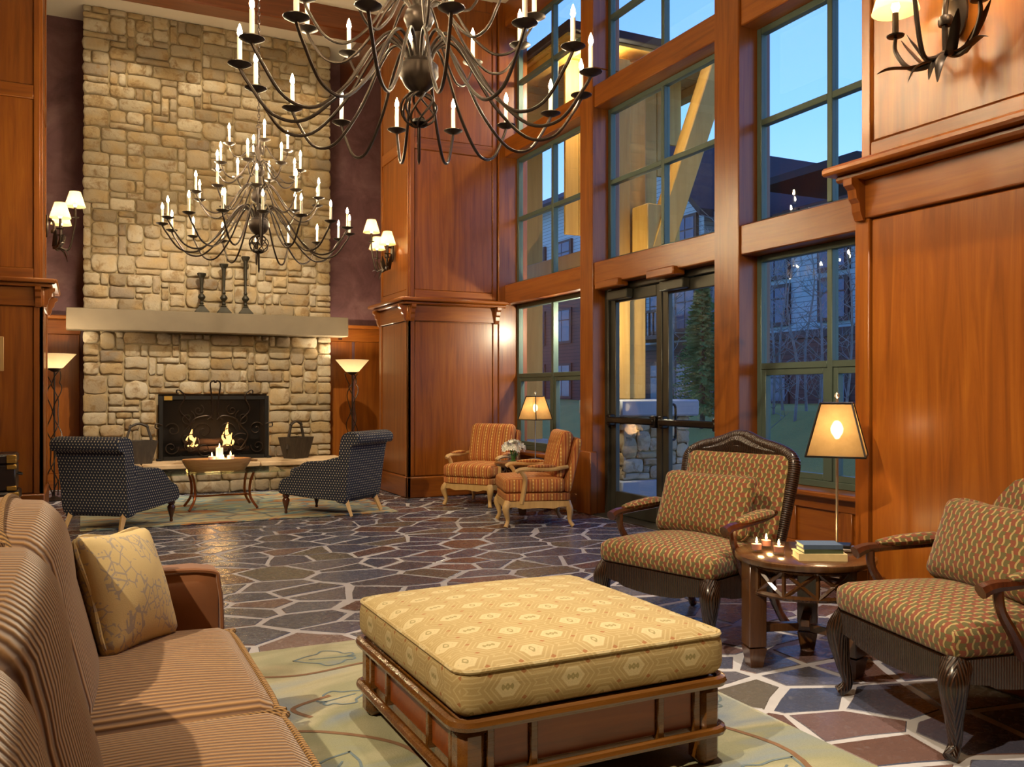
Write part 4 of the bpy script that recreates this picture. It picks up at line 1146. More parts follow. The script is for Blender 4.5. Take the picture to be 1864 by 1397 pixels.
# ------------------------------------------------------------------ round fretwork tables
def side_table(label, loc, rz, grp='round side tables', R=.30, H=.49):
    t = thing('side_table', label, 'table', loc, rz, grp)
    MB().lathe([(R-.02, 0), (R-.004, .004), (R, .012), (R, .028), (R-.008, .034)], 40, (0, 0, H-.034)).build('tabletop', M['tablewood'], t)
    for k in range(3):
        a = k*2*PI/3; m = Matrix.Rotation(a, 4, 'Z') @ Matrix.Translation((0, -.235, 0))
        l = MB(); l.box(-.045, .045, -.04, .04, .09, H-.034, .004, m); l.build('leg', M['tablewood'], t)
        f = MB(); vs = [(-.045, -.04, .085), (.045, -.04, .085), (.045, .04, .085), (-.045, .04, .085), (-.03, -.027, 0), (.03, -.027, 0), (.03, .027, 0), (-.03, .027, 0)]
        f.add(vs, [(0, 1, 2, 3), (7, 6, 5, 4), (1, 0, 4, 5), (2, 1, 5, 6), (3, 2, 6, 7), (0, 3, 7, 4)], m); f.build('foot', M['tablewood'], t)
        s = MB(); s.box(-.02, .02, 0, .20, .15, .185, .003, m); s.build('stretcher', M['tablewood'], t)
        # curved pierced apron between this leg and the next
        fr = MB(); r0 = .245; z0, z1 = H-.165, H-.034; a0, a1 = a-PI/2+.20, a-PI/2+2*PI/3-.20
        def P(u, z, rr=r0): ang = a0+(a1-a0)*u; return (rr*math.cos(ang), rr*math.sin(ang), z)
        for zz in (z0+.01, z1-.01): fr.tube([P(i/12, zz) for i in range(13)], .012, 4)
        nb = 3
        for i in range(nb):
            u0, u1 = i/nb, (i+1)/nb
            fr.tube([P(u0+(u1-u0)*j/4, z0+.01+(z1-z0-.02)*j/4) for j in range(5)], .009, 4)
            fr.tube([P(u0+(u1-u0)*j/4, z1-.01-(z1-z0-.02)*j/4) for j in range(5)], .009, 4)
            fr.tube([P(u0, z0), P(u0, z1)], .009, 4)
        fr.build('fret_apron', M['tablewood'], t, False)
    return t
side_table('dark round fretwork side table between the two woven armchairs', (2.875, 2.93, 0), math.radians(12))
side_table('round fretwork side table between the two orange striped chairs', (4.02, 7.90, 0), math.radians(-35), R=.32, H=.50)

def table_lamp(label, loc, rz, power=14):
    t = thing('table_lamp', label, 'lamp', loc, rz, 'mica shade table lamps')
    MB().box(-.075, .075, -.06, .06, 0, .014, .004).build('base', M['steel'], t)
    MB().box(-.06, .06, -.047, .047, .0142, .028, .004).build('base_step', M['dark_metal'], t)
    MB().tube([(0, 0, .028), (0, 0, .68)], .006, 8).build('stem', M['steel'], t)
    zb, zt = .425, .660; wb, wt = .124, .066
    vs = []; 
    for z, w in ((zb, wb), (zt, wt)):
        for sx, sy in ((-1, -1), (1, -1), (1, 1), (-1, 1)): vs.append((sx*w, sy*w, z))
    sh = MB().add(vs, [(0, 1, 5, 4), (1, 2, 6, 5), (2, 3, 7, 6), (3, 0, 4, 7)]).build('lamp_shade', M['mica'], t, False)
    e = MB()
    for i in range(4): e.tube([vs[i], vs[4+i]], .005, 5); e.tube([vs[i], vs[(i+1) % 4]], .005, 5); e.tube([vs[4+i], vs[4+(i+1) % 4]], .005, 5)
    e.build('shade_frame', M['dark_metal'], sh)
    MB().tube([(-wt, 0, zt), (wt, 0, zt)], .003, 5).build('spider', M['dark_metal'], sh)
    MB().lathe([(.004, 0), (.012, .01), (.010, .022), (.002, .03)], 10, (0, 0, .68)).build('finial', M['steel'], t)
    MB().lathe([(.008, 0), (.026, .03), (.028, .05), (.016, .075), (.003, .085)], 10, (0, 0, .50)).build('light_bulb', M['lampbulb'], t)
    light('POINT', 'lamp_glow', (0, 0, .55), power, (1, .74, .42), .03, parent=t)
M['lampbulb'] = emis('lamp_bulb_glow', (1, .75, .42, 1), 25)
table_lamp('lit table lamp with tapered mica shade on the table between the woven armchairs', (3.06, 2.92, .491), math.radians(-50))
table_lamp('lit table lamp with tapered mica shade beside the white flowers', (4.14, 7.93, .501), math.radians(20))

def books():
    for i, (w, d, h, mt, a, z, lb) in enumerate(((.20, .13, .030, 'cloth_cream', -.28, .4905, 'thick cream book at the bottom of the small stack on the side table'),
                                       (.165, .115, .018, 'cloth_green', -.20, .521, 'thin green book in the middle of the stack on the side table'),
                                       (.165, .115, .018, 'cloth_blue', -.24, .5395, 'thin blue book lying on top of the stack on the side table'))):
        t = thing('book', lb, 'book', (2.83, 2.80, z), a-.25, 'books on the side table')
        MB().box(-w/2, w/2, -d/2, d/2, 0, .003).build('cover', M[mt], t); MB().box(-w/2, w/2, -d/2, d/2, h-.003, h).build('cover', M[mt], t)
        MB().box(-w/2, w/2, -d/2, -d/2+.004, .003, h-.003).build('spine', M[mt], t)
        MB().box(-w/2+.004, w/2-.004, -d/2+.004, d/2-.004, .003, h-.003).build('pages', M['paperw'], t)
books()
def votives():
    for (x, y, lb) in ((2.695, 3.035, 'leftmost glass votive candle on the side table'), (2.74, 2.945, 'front glass votive candle nearest the books'), (2.80, 3.09, 'rearmost glass votive candle on the side table')):
        t = thing('votive_candle', lb, 'candle', (x, y, .491), 0, 'votive candles on the side table')
        MB().lathe([(.020, 0), (.025, .002), (.026, .05), (.0235, .05), (.0225, .012), (.002, .010)], 16).build('glass_cup', M['clearglass'], t)
        MB().lathe([(.021, .012), (.022, .036), (.003, .037)], 14).build('wax', M['redwax'], t)
        MB().lathe([(.002, .037), (.005, .046), (.0035, .056), (.0006, .066)], 8).build('candle_flame', M['flame'], t)
        light('POINT', 'votive_glow', (0, 0, .06), .35, (1, .62, .25), .01, parent=t)
votives()

# ------------------------------------------------------------------ orange striped chairs
def striped_chair(label, loc, rz):
    t = thing('armchair', label, 'armchair', loc, rz, 'orange striped armchairs by the left window')
    w, d = .30, .30
    for s in (-1, 1):
        MB().tube(cr([(s*(w-.035), -d+.035, .225), (s*(w-.012), -d+.01, .17), (s*(w-.03), -d+.03, .07), (s*(w-.015), -d+.01, .008)], 5), [.038, .034, .019, .022], 9).build('leg', M['lightwood'], t)
        MB().tube(cr([(s*(w-.035), d-.035, .225), (s*(w-.02), d-.01, .15), (s*(w-.03), d-.01, .06), (s*(w-.012), d+.02, .008)], 5), [.034, .03, .018, .02], 9).build('leg', M['lightwood'], t)
        prof = [(-d+.02, .235), (d-.02, .235), (d-.02, .185), (d-.10, .185), (d-.16, .168), (0, .178), (-d+.16, .168), (-d+.10, .185), (-d+.02, .185)]
        MB().prism(prof, 'x', s*w-s*.03, s*w).build('seat_rail', M['lightwood'], t)
    for y in (-d, d-.03):
        prof = [(-w+.03, .235), (w-.03, .235), (w-.03, .185), (w-.1, .185), (w-.16, .168), (0, .18), (-w+.16, .168), (-w+.1, .185), (-w+.03, .185)]
        MB().prism(prof, 'y', y, y+.03).build('seat_rail', M['lightwood'], t)
    MB().cushion(2*w-.01, 2*d-.01, .075, .02, .0, 8, (0, 0, .272)).build('seat_deck', M['stripe'], t)
    MB().cushion(2*w-.005, 2*d-.04, .135, .045, .025, 12, (0, -.03, .372)).build('seat_cushion', M['stripe'], t)
    m = Matrix.Translation((0, d-.055, .30)) @ Matrix.Rotation(math.radians(-13), 4, 'X')
    MB().cushion(2*w-.02, .50, .075, .035, .005, 10, mat=m @ Matrix.Translation((0, .02, .26)) @ Matrix.Rotation(PI/2, 4, 'X')).build('backrest', M['stripe'], t)
    MB().cushion(2*w-.06, .44, .12, .055, .03, 12, mat=m @ Matrix.Translation((0, -.085, .33)) @ Matrix.Rotation(PI/2, 4, 'X'), under=.01).build('back_cushion', M['stripe'], t)
    for s in (-1, 1):
        a = MB().tube(cr([(s*(w-.01), d-.03, .54), (s*(w+.012), .12, .52), (s*(w+.018), -.06, .525), (s*(w+.014), -.17, .515), (s*(w+.012), -.20, .495)], 5), [.016, .02, .02, .022, .02], 8).build('arm', M['lightwood'], t)
        MB().tube(cr([(s*(w+.012), -.16, .505), (s*(w+.006), -.12, .44), (s*(w-.004), -.13, .33), (s*(w-.012), -.15, .215)], 5), [.019, .021, .022, .024], 8).build('arm_support', M['lightwood'], a)
        MB().tube(cr([(s*(w+.002), .16, .545), (s*(w+.014), .05, .548), (s*(w+.016), -.10, .545)], 5), [.012, .026, .027, .012], 9, False, None, .7).build('arm_pad', M['stripe'], a)
    return t
striped_chair('orange striped armchair against the panelled pier, facing the room', (3.86, 8.66, 0), facing(-.82, -.57))
striped_chair('orange striped armchair seen from its side, nearest the glass door', (3.72, 7.18, 0), facing(-.955, .30))

def flowers():
    t = thing('flower_vase', 'round glass vase of white flowers on the table between the striped chairs', 'flowers', (3.86, 7.86, .501))
    MB().lathe([(.04, 0), (.062, .004), (.066, .03), (.064, .10), (.062, .102), (.060, .098), (.061, .03), (.05, .012), (.002, .011)], 20).build('vase', M['clearglass'], t)
    rg = random.Random(4)
    stem = MB(); lf = MB()
    for k in range(16):
        a = rg.uniform(0, 6.28); r = rg.uniform(.01, .05); a2 = a+rg.uniform(-.5, .5)
        stem.tube([(r*math.cos(a+2), r*math.sin(a+2), .015), (.03*math.cos(a2), .03*math.sin(a2), .10), (rg.uniform(.03, .08)*math.cos(a2), .06*math.sin(a2), .16)], .0028, 5)
    for k in range(14):
        a = rg.uniform(0, 6.28); c = Vector((.045*math.cos(a), .045*math.sin(a), rg.uniform(.06, .13))); d = Vector((math.cos(a+.4), math.sin(a+.4), .5))*.03; s = Vector((-math.sin(a), math.cos(a), .2))*.012
        lf.add([c-d, c+s, c+d, c-s], [(0, 1, 2, 3)])
    stem.build('stems', M['leaf'], t, uv=False); lf.build('leaves', M['leaf'], t, False, uv=False)
    fm = MB()
    for k in range(6):
        a = k*PI/3; d = Vector((math.cos(a), math.sin(a), .35)); s = Vector((-math.sin(a), math.cos(a), 0))
        fm.add([Vector((0, 0, 0)), d*.016+s*.010, d*.030+Vector((0, 0, .004)), d*.016-s*.010, d*.016+Vector((0, 0, -.004))], [(0, 1, 4), (1, 2, 4), (2, 3, 4), (3, 0, 4)])
    me = fm.mesh('blossom', M['petal'], False, uv=False)
    for k in range(38):
        u = rg.uniform(-.15, 1); a = k*2.399; rr = math.sqrt(max(0, 1-u*u)); n = Vector((rr*math.cos(a), rr*math.sin(a), u))
        p = Vector((0, 0, .145))+Vector((n.x*.105, n.y*.105, n.z*.07))
        link_mesh('blossom', me, t, p, n.to_track_quat('Z', 'Y').to_euler(), (1.1, 1.1, 1.1))
flowers()

# ------------------------------------------------------------------ navy fireside chairs
def navy_chair(label, loc, rz):
    t = thing('armchair', label, 'armchair', loc, rz, 'navy dotted armchairs by the fire')
    w, d = .31, .37
    MB().cushion(2*w-.10, 2*d-.06, .17, .03, 0, 8, (0, -.01, .265)).build('seat_base', M['dots'], t)
    MB().cushion(2*w-.19, 2*d-.20, .10, .04, .03, 10, (0, -.05, .395)).build('seat_cushion', M['dots'], t)
    prof = [(-d, .20), (-d+.14, .185), (0, .165), (d-.08, .155), (d+.03, .155), (d+.03, .55), (.12, .53), (-.06, .515), (-.14, .47), (-.24, .385), (-d+.02, .33), (-d-.012, .27)]
    pp = [(p.x, p.y) for p in cr([(a, b, 0) for a, b in prof], 4, True)]
    for s in (-1, 1):
        n = len(pp); cy = sum(p[0] for p in pp)/n; cz = sum(p[1] for p in pp)/n
        def ringp(k, x): return [(x, cy+(p[0]-cy)*k, cz+(p[1]-cz)*k) for p in pp]
        xs = [(.93, s*(w-.105)), (1, s*(w-.085)), (1, s*(w-.02)), (.93, s*w)]
        vs = [];
        for k, x in xs: vs += ringp(k, x)
        fs = [(r*n+i, r*n+(i+1) % n, (r+1)*n+(i+1) % n, (r+1)*n+i) for r in range(3) for i in range(n)]
        fs += [tuple(range(n-1, -1, -1)), tuple(3*n+i for i in range(n))]
        if s < 0: fs = [tuple(reversed(f)) for f in fs]
        MB().add(vs, fs).build('arm', M['dots'], t)
    # back with rearward roll: profile in (y, z), extruded across the width
    prof = [(d-.10, .17), (d+.02, .16), (d+.06, .40), (d+.095, .62), (d+.115, .69), (d+.17, .70), (d+.195, .74), (d+.18, .79), (d+.12, .815), (d+.05, .81), (d-.005, .775), (d-.03, .70), (d-.06, .50)]
    pb = [(p.x, p.y) for p in cr([(a, b, 0) for a, b in prof], 4, True)]; n = len(pb)
    cy = sum(p[0] for p in pb)/n; cz = sum(p[1] for p in pb)/n
    vs = []; xs = [(.90, -w), (1, -w+.025), (1, -w/3), (1, w/3), (1, w-.025), (.90, w)]
    for k, x in xs: vs += [(x*(1+.06*(p[1]-.16)), cy+(p[0]-cy)*k, cz+(p[1]-cz)*(k if k == 1 else .975)) for p in pb]
    fs = [(r*n+i, (r+1)*n+i, (r+1)*n+(i+1) % n, r*n+(i+1) % n) for r in range(5) for i in range(n)]
    fs += [tuple(range(n)), tuple(5*n+i for i in range(n-1, -1, -1))]
    bb = MB().add(vs, fs).build('backrest', M['dots'], t)
    bm = bmesh.new(); bm.from_mesh(bb.data); bmesh.ops.recalc_face_normals(bm, faces=bm.faces); bm.to_mesh(bb.data); bm.free()
    for s in (-1, 1):
        MB().lathe([(.012, 0), (.016, .012), (.012, .03), (.022, .07), (.034, .11), (.036, .135), (.024, .155), (.034, .165), (.034, .21)], 12, (s*(w-.055), -d+.05, 0)).build('leg', M['darkwood'], t)
        l = MB(); a = (s*(w-.06), d+.0, .17); b = (s*(w-.045), d+.075, .009)
        l.tube([a, b], [.030, .019], 4); l.build('leg', M['lightwood'], t, False)
    return t
navy_chair('navy dotted armchair left of the glass coffee table, seen from behind', (.34, 8.55, .0138), facing(.60, .80))
navy_chair('navy dotted armchair right of the glass coffee table, seen from its side', (2.20, 8.66, .0138), facing(-.66, .75))

# ------------------------------------------------------------------ coffee table, bowl, candles
def coffee():
    t = thing('coffee_table', 'glass topped coffee table with curved copper legs before the hearth', 'table', (1.28, 9.46, .0125))
    MB().box(-.60, .60, -.32, .32, .375, .388, .003).build('glass_top', M['tableglass'], t)
    for sx in (-1, 1):
        for sy in (-1, 1):
            MB().tube(cr([(sx*.30, sy*.20, .374), (sx*.27, sy*.16, .26), (sx*.27, sy*.17, .12), (sx*.33, sy*.23, .01)], 5), .013, 8).build('leg', M['copper'], t)
        MB().tube([(sx*.27, -.165, .13), (sx*.27, .165, .13)], .010, 7).build('stretcher', M['copper'], t)
        MB().tube([(sx*.30, -.2, .367), (sx*.30, .2, .367)], .008, 7).build('top_rail', M['copper'], t)
    MB().tube([(-.27, 0, .13), (.27, 0, .13)], .010, 7).build('stretcher', M['copper'], t)
    b = thing('dough_bowl', 'long rough wooden dough bowl on the glass coffee table', 'bowl', (1.24, 9.42, .402))
    pts = [(.02, 0), (.80, .0), (.91, .05), (1.0, .105), (.985, .122), (.94, .115), (.84, .05), (.7, .028), (.02, .026)]
    vs = []; fs = []; n = 28
    for r, z in pts:
        for k in range(n):
            a = 2*PI*k/n; e = abs(math.cos(a))**.75*math.copysign(1, math.cos(a)), abs(math.sin(a))**.75*math.copysign(1, math.sin(a))
            vs.append((.34*r*e[0], .15*r*e[1], z))
    for i in range(len(pts)-1):
        for k in range(n): fs.append((i*n+k, i*n+(k+1) % n, (i+1)*n+(k+1) % n, (i+1)*n+k))
    fs += [tuple(range(n-1, -1, -1)), tuple((len(pts)-1)*n+k for k in range(n))]
    MB().add(vs, fs).build('bowl_body', M['bowlwood'], b)
    MB().tube(cr([(.325, -.035, .10), (.38, -.03, .095), (.395, 0, .095), (.38, .03, .095), (.325, .035, .10)], 4), .011, 6).build('handle', M['bowlwood'], b)
    for x, y, h, lb in ((-.05, .0, .115, 'leftmost short white pillar candle in the wooden bowl'), (.03, .045, .20, 'tall white pillar candle standing in the wooden bowl'), (.055, -.05, .09, 'lowest front white pillar candle in the wooden bowl'), (.135, .01, .12, 'rightmost short white pillar candle in the wooden bowl')):
        c = thing('pillar_candle', lb, 'candle', (1.24+x, 9.42+y, .432), 0, 'white candles in the dough bowl')
        MB().lathe([(.036, 0), (.036, h-.004), (.033, h), (.02, h-.004), (.002, h-.005)], 16).build('wax', M['wax'], c)
        MB().lathe([(.002, h), (.007, h+.012), (.005, h+.026), (.0008, h+.042)], 8).build('candle_flame', M['flame'], c)
        light('POINT', 'candle_glow', (0, 0, h+.03), .5, (1, .62, .25), .012, parent=c)
coffee()

# ------------------------------------------------------------------ hearth things
def screen():
    t = thing('fire_screen', 'black wrought iron fire screen with scrollwork before the fireplace opening', 'fire screen', (1.5, CY-.12, .36))
    W, H = .66, .80
    fr = MB()
    for x in (-W, W-.05): fr.box(x, x+.05, -.012, .012, 0, H, .004)
    for z in (0, H-.05): fr.box(-W+.05, W-.05, -.012, .012, z, z+.05, .004)
    fr.build('frame', M['iron_black'], t)
    MB().box(-W+.05, W-.05, .002, .004, .05, H-.05).build('mesh_screen', M['screenmesh'], t, False)
    def scroll(cx, cz, r, a0, turns, flip=1, n=26):
        return [(cx+flip*r*(1-k/n*.85)*math.cos(a0+turns*2*PI*k/n), -.02, cz+r*(1-k/n*.85)*math.sin(a0+turns*2*PI*k/n)) for k in range(n+1)]
    for s in (-1, 1):
        for (cx, cz, r, a0, tn) in ((.14, .36, .11, 0, 1.4), (.33, .52, .10, 2, 1.4), (.30, .20, .13, 1, 1.5), (.52, .16, .09, 3, 1.4), (.5, .38, .09, .5, 1.3), (.13, .13, .09, 4, 1.4), (.2, .62, .07, 2, 1.3)):
            MB().tube(scroll(s*cx, cz, r, a0, tn, s), .006, 5).build('scroll', M['iron'], t)
        MB().tube(cr([(s*.30, -.02, .12), (s*.40, -.02, .30), (s*.30, -.02, .46), (s*.42, -.02, .62), (s*.36, -.02, .78), (s*.41, -.02, .86), (s*.45, -.02, .87), (s*.455, -.02, .84), (s*.43, -.02, .83)], 5), .009, 6).build('scroll', M['iron'], t)
        MB().tube(cr([(s*.02, -.022, .50), (s*.10, -.022, .55), (s*.26, -.022, .50), (s*.30, -.022, .36)], 5), .009, 6).build('scroll', M['iron'], t)
        MB().tube(cr([(s*.09, -.022, .50), (s*.03, -.022, .58), (s*.045, -.022, .80), (s*.06, -.022, .95), (s*.02, -.022, .99), (s*.003, -.022, .96)], 5), .010, 6).build('scroll', M['iron'], t)
        MB().tube(cr([(s*.62, -.02, .44), (s*.69, -.03, .46), (s*.70, -.03, .41), (s*.66, -.03, .40)], 4), .008, 6).build('side_hook', M['iron'], t)
        MB().box(s*W-.03, s*W+.03, -.05, .06, 0, .025, .006).build('foot', M['iron_black'], t)
    MB().box(-W+.06, -W+.155, -.018, -.013, H-.055, H-.005).build('brass_tag', M['brass'], t)
def m_mesh():
    t = NT('fine_black_wire_mesh'); d = t.n('BsdfDiffuse', Color=(.01, .009, .008, 1)); tr = t.n('BsdfTransparent')
    x, y, z = t.xyz(t.coord()); p = .006
    a = t.M('LESS_THAN', t.M('FRACT', t.M('DIVIDE', x, p)), .36); b = t.M('LESS_THAN', t.M('FRACT', t.M('DIVIDE', z, p)), .36)
    mx = t.n('MixShader', i0=t.M('MAXIMUM', a, b), i1=tr.outputs[0], i2=d.outputs[0]); t.t.links.new(mx.outputs[0], t.out.inputs[0]); return t.m
M['screenmesh'] = m_mesh(); screen()

def bucket(label, loc, rz):
    t = thing('wooden_bucket', label, 'bucket', loc, rz, 'wooden buckets on the hearth')
    wb, wt, H = .125, .185, .27
    for k in range(4):
        m = Matrix.Rotation(k*PI/2, 4, 'Z'); d = .8 if k % 2 else 1.0
        a = 1.0 if k % 2 == 0 else .75; b = .75 if k % 2 == 0 else 1.0
        vs = [(-wb*a, -wb*b, 0), (wb*a, -wb*b, 0), (wt*a, -wt*b, H), (-wt*a, -wt*b, H), (-wb*a+.015, -wb*b+.02, 0), (wb*a-.015, -wb*b+.02, 0), (wt*a-.015, -wt*b+.02, H), (-wt*a+.015, -wt*b+.02, H)]
        MB().add(vs, [(0, 1, 2, 3), (7, 6, 5, 4), (0, 4, 5, 1), (1, 5, 6, 2), (2, 6, 7, 3), (3, 7, 4, 0)], m).build('side_board', M['bucket'], t, False)
    MB().box(-wb, wb, -wb*.74, wb*.74, .004, .02).build('bottom', M['bucket'], t)
    for s in (-1, 1):
        MB().prism([(s*.03-.018, 0), (s*.03+.018, 0), (s*.10*0+s*.075+.016, .46), (s*.075-.016, .46)], 'y', -.017, .017, Matrix.Translation((s*.0, 0, 0))).build('handle_post', M['bucket'], t, False) if False else None
        q = MB(); q.tube([(s*.165, 0, .12), (s*.135, 0, .30), (s*.085, 0, .46)], [.018, .018, .016], 4); q.build('handle_post', M['bucket'], t, False)
    MB().tube(cr([(-.11, 0, .425), (0, 0, .47), (.11, 0, .425)], 5), .016, 6).build('handle', M['bucket'], t)
    MB().box(-.02, .02, -wt*.75-.008, -wb*.75+.0, .01, .26).build('strap', M['bucket'], t) if False else None
bucket('dark wooden bucket with handle on the hearth, left of the fire screen', (.60, CY-.42, .362), math.radians(10))
bucket('weathered wooden bucket with handle on the hearth, right of the fire screen', (2.46, CY-.36, .362), math.radians(38))

def candlestick(label, x, h):
    t = thing('candlestick', label, 'candlestick', (x, CY-.16, 2.19), 0, 'tall iron candlesticks on the mantel')
    MB().box(-.085, .085, -.085, .085, 0, .022, .006).build('foot', M['candleiron'], t)
    vs = [(-.078, -.078, .022), (.078, -.078, .022), (.078, .078, .022), (-.078, .078, .022), (-.03, -.03, .085), (.03, -.03, .085), (.03, .03, .085), (-.03, .03, .085)]
    MB().add(vs, [(4, 5, 6, 7), (0, 1, 5, 4), (1, 2, 6, 5), (2, 3, 7, 6), (3, 0, 4, 7)]).build('base', M['candleiron'], t, False)
    MB().lathe([(.03, .08), (.036, .095), (.02, .11), (.026, .125), (.014, .15), (.022, .165), (.044, .19), (.046, .205), (.03, .23), (.016, .245), (.024, .265), (.013, .29), (.016, h*.55), (.024, h-.09), (.030, h-.06)], 14).build('stem', M['candleiron'], t)
    MB().lathe([(.03, h-.06), (.05, h-.03), (.056, h-.008), (.05, h), (.02, h-.004)], 14).build('cup', M['candleiron'], t)
M['candleiron'] = simple('green_black_iron', S('#2e2a1e'), .45, .4, .3, 20)
candlestick('shortest iron candlestick on the mantel', 1.335, .50); candlestick('middle height iron candlestick on the mantel', 1.60, .63); candlestick('tallest iron candlestick on the mantel', 1.865, .74)

def torchiere(label, loc):
    t = thing('floor_lamp', label, 'lamp', loc, 0, 'torchiere floor lamps beside the chimney')
    MB().lathe([(.14, 0), (.14, .012), (.05, .03), (.02, .045)], 20).build('base', M['iron'], t)
    MB().tube([(0, 0, .04), (0, 0, 1.48)], .009, 8).build('pole', M['iron'], t)
    for k in range(3):
        a0 = k*2*PI/3; pts = []
        for i in range(41):
            u = i/40; a = a0+u*2*PI*1.5; r = .035+.045*math.sin(PI*u*3)**2 if u < .9 else .05+.05*(u-.9)/.1
            pts.append((r*math.cos(a), r*math.sin(a), .05+1.40*u))
        MB().tube(pts, .0065, 6).build('twisted_rod', M['iron'], t)
    MB().lathe([(.02, 1.43), (.06, 1.455), (.075, 1.47), (.02, 1.475)], 16).build('collar', M['iron'], t)
    MB().lathe([(.06, 1.472), (.085, 1.475), (.21, 1.62), (.222, 1.632), (.214, 1.632), (.08, 1.485), (.03, 1.482)], 28, cap=False).build('bowl_shade', M['bowl_shade'], t)
    light('POINT', 'torchiere_glow', (0, 0, 1.56), 26, (1, .80, .55), .05, parent=t)
torchiere('torchiere floor lamp right of the chimney, behind the navy chair', (3.20, 11.35, 0))
torchiere('torchiere floor lamp left of the chimney, partly behind the pier', (-.28, 11.05, 0))

def trunk(label, z, w, d, h):
    t = thing('leather_trunk', label, 'trunk', (-.92, 8.95, z), 0, 'stacked leather trunks')
    MB().box(-w/2, w/2, -d/2, d/2, 0, h*.72, .012).build('body', M['leather'], t); MB().box(-w/2-.004, w/2+.004, -d/2-.004, d/2+.004, h*.725, h, .018).build('lid', M['leather'], t)
    for sx in (-1, 1):
        for zz in (.0, h*.58, h*.74, h-.05): MB().box(sx*w/2-sx*.07, sx*w/2+sx*.006, -d/2-.009, -d/2+.05, zz+.004, zz+.045, .006).build('corner_cap', M['brass'], t)
    for x in (-.2, .2): MB().box(x-.02, x+.02, -d/2-.008, d/2+.008, .002, h+.004, .003).build('strap', M['iron_black'], t)
    MB().tube(cr([(w/2, -.07, h*.45), (w/2+.03, -.06, h*.42), (w/2+.035, 0, h*.40), (w/2+.03, .06, h*.42), (w/2, .07, h*.45)], 4), .009, 6).build('handle', M['iron_black'], t)
trunk('lower black leather trunk with brass corners at the left edge', 0, .84, .46, .34); trunk('upper black leather trunk with brass corners stacked at the left edge', .345, .80, .42, .32)

# ------------------------------------------------------------------ chandeliers
CANDLES = [(16, .85, 2.745, 2.80, PI/16), (10, .575, 3.03, 3.06, .05), (8, .39, 3.30, 3.32, .30), (4, .27, 3.52, 3.50, -.05)]
def chandelier(label, x, y):
    z0 = 2.33
    t = thing('chandelier', label, 'chandelier', (x, y, z0), 0, 'iron candle chandeliers')
    O = lambda z: z-z0
    MB().lathe([(.001, 0), (.008, .02), (.009, .19), (.02, .20), (.045, .205), (.03, .225), (.012, .23)], 12).build('bottom_spike', M['iron'], t)
    for k in range(8):
        pts = []
        for i in range(13):
            u = i/12; ph = PI*u; r = .085*math.sin(ph)+.004; a = k*PI/4+u*2.2; pts.append((r*math.cos(a), r*math.sin(a), O(2.605)-.085*math.cos(ph)))
        MB().tube(pts, .006, 5).build('cage_bar', M['iron'], t)
    MB().lathe([(.012, O(2.67)), (.03, O(2.685)), (.07, O(2.72)), (.098, O(2.77)), (.095, O(2.82)), (.06, O(2.855)), (.03, O(2.865)), (.034, O(2.94)), (.022, O(2.97)), (.025, O(2.985)), (.06, O(3.01)), (.076, O(3.05)), (.066, O(3.09)), (.03, O(3.12)), (.024, O(3.24)), (.05, O(3.27)), (.056, O(3.30)), (.04, O(3.335)), (.02, O(3.36)), (.02, O(3.44)), (.04, O(3.47)), (.04, O(3.51)), (.016, O(3.54)), (.014, O(3.68)), (.004, O(3.70))], 20).build('column', M['iron'], t)
    MB().tube([(.0+.02*math.cos(a), 0, O(3.715)+.02*math.sin(a)) for a in [i*2*PI/10 for i in range(10)]], .005, 5, True).build('loop', M['iron'], t)
    lk = MB().tube([(.011*math.cos(a), 0, .022*math.sin(a)) for a in [i*2*PI/8 for i in range(8)]], .0035, 5, True).mesh('chain_link', M['iron'])
    z = 3.745; k = 0
    while z < ZC-.06:
        link_mesh('chain_link', lk, t, (0, 0, O(z)), (0, 0, PI/2*(k % 2))); z += .037; k += 1
    MB().lathe([(.004, -.06), (.03, -.05), (.07, -.012), (.075, 0)], 16, (0, 0, O(ZC))).build('canopy', M['iron'], t)
    pan = MB().lathe([(.012, -.016), (.03, -.010), (.056, .004), (.056, .007), (.028, -.002), (.013, .006), (.013, .016), (.004, .016)], 14).mesh('drip_pan', M['iron'])
    slv = MB().lathe([(.0115, 0), (.0115, .118), (.004, .12)], 10).mesh('candle_sleeve', M['sleeve'])
    blb = MB().lathe([(.005, 0), (.0125, .016), (.010, .034), (.0008, .060)], 6).mesh('flame_bulb', M['bulb'])
    for n, R, zd, zh, ph in CANDLES:
        s = R/.85; r0 = .05*max(.6, s)
        prof = cr([(r0, 0, zh+.01-z0), (r0+.035*s, 0, zh+.11*s-z0), (.16*s, 0, zh+.15*s-z0), (.25*s, 0, zh+.06*s-z0), (.38*s, 0, zh-.14*s-z0), (.55*s, 0, zh-.29*s-z0), (.70*s, 0, zh-.275*s-z0), (.81*s, 0, (zh-.18*s+zd)/2-z0-.02), (R, 0, zd-.014-z0)], 5)
        am = MB().tube(prof, .0085 if s > .8 else .007, 7).mesh('arm', M['iron'])
        for k in range(n):
            a = ph+k*2*PI/n; o = link_mesh('arm', am, t, (0, 0, 0), (0, 0, a))
            link_mesh('drip_pan', pan, o, (R, 0, zd-z0)); link_mesh('candle_sleeve', slv, o, (R, 0, zd+.014-z0)); link_mesh('flame_bulb', blb, o, (R, 0, zd+.134-z0))
    return t
ch = chandelier('near iron candle chandelier cut by the top of the picture', 1.5, 4.12)
c2 = copy_tree(ch); c2.location = (1.5, 8.52, 2.33); c2.rotation_euler.z = .06
c2['label'] = 'far iron candle chandelier hanging in front of the stone chimney'

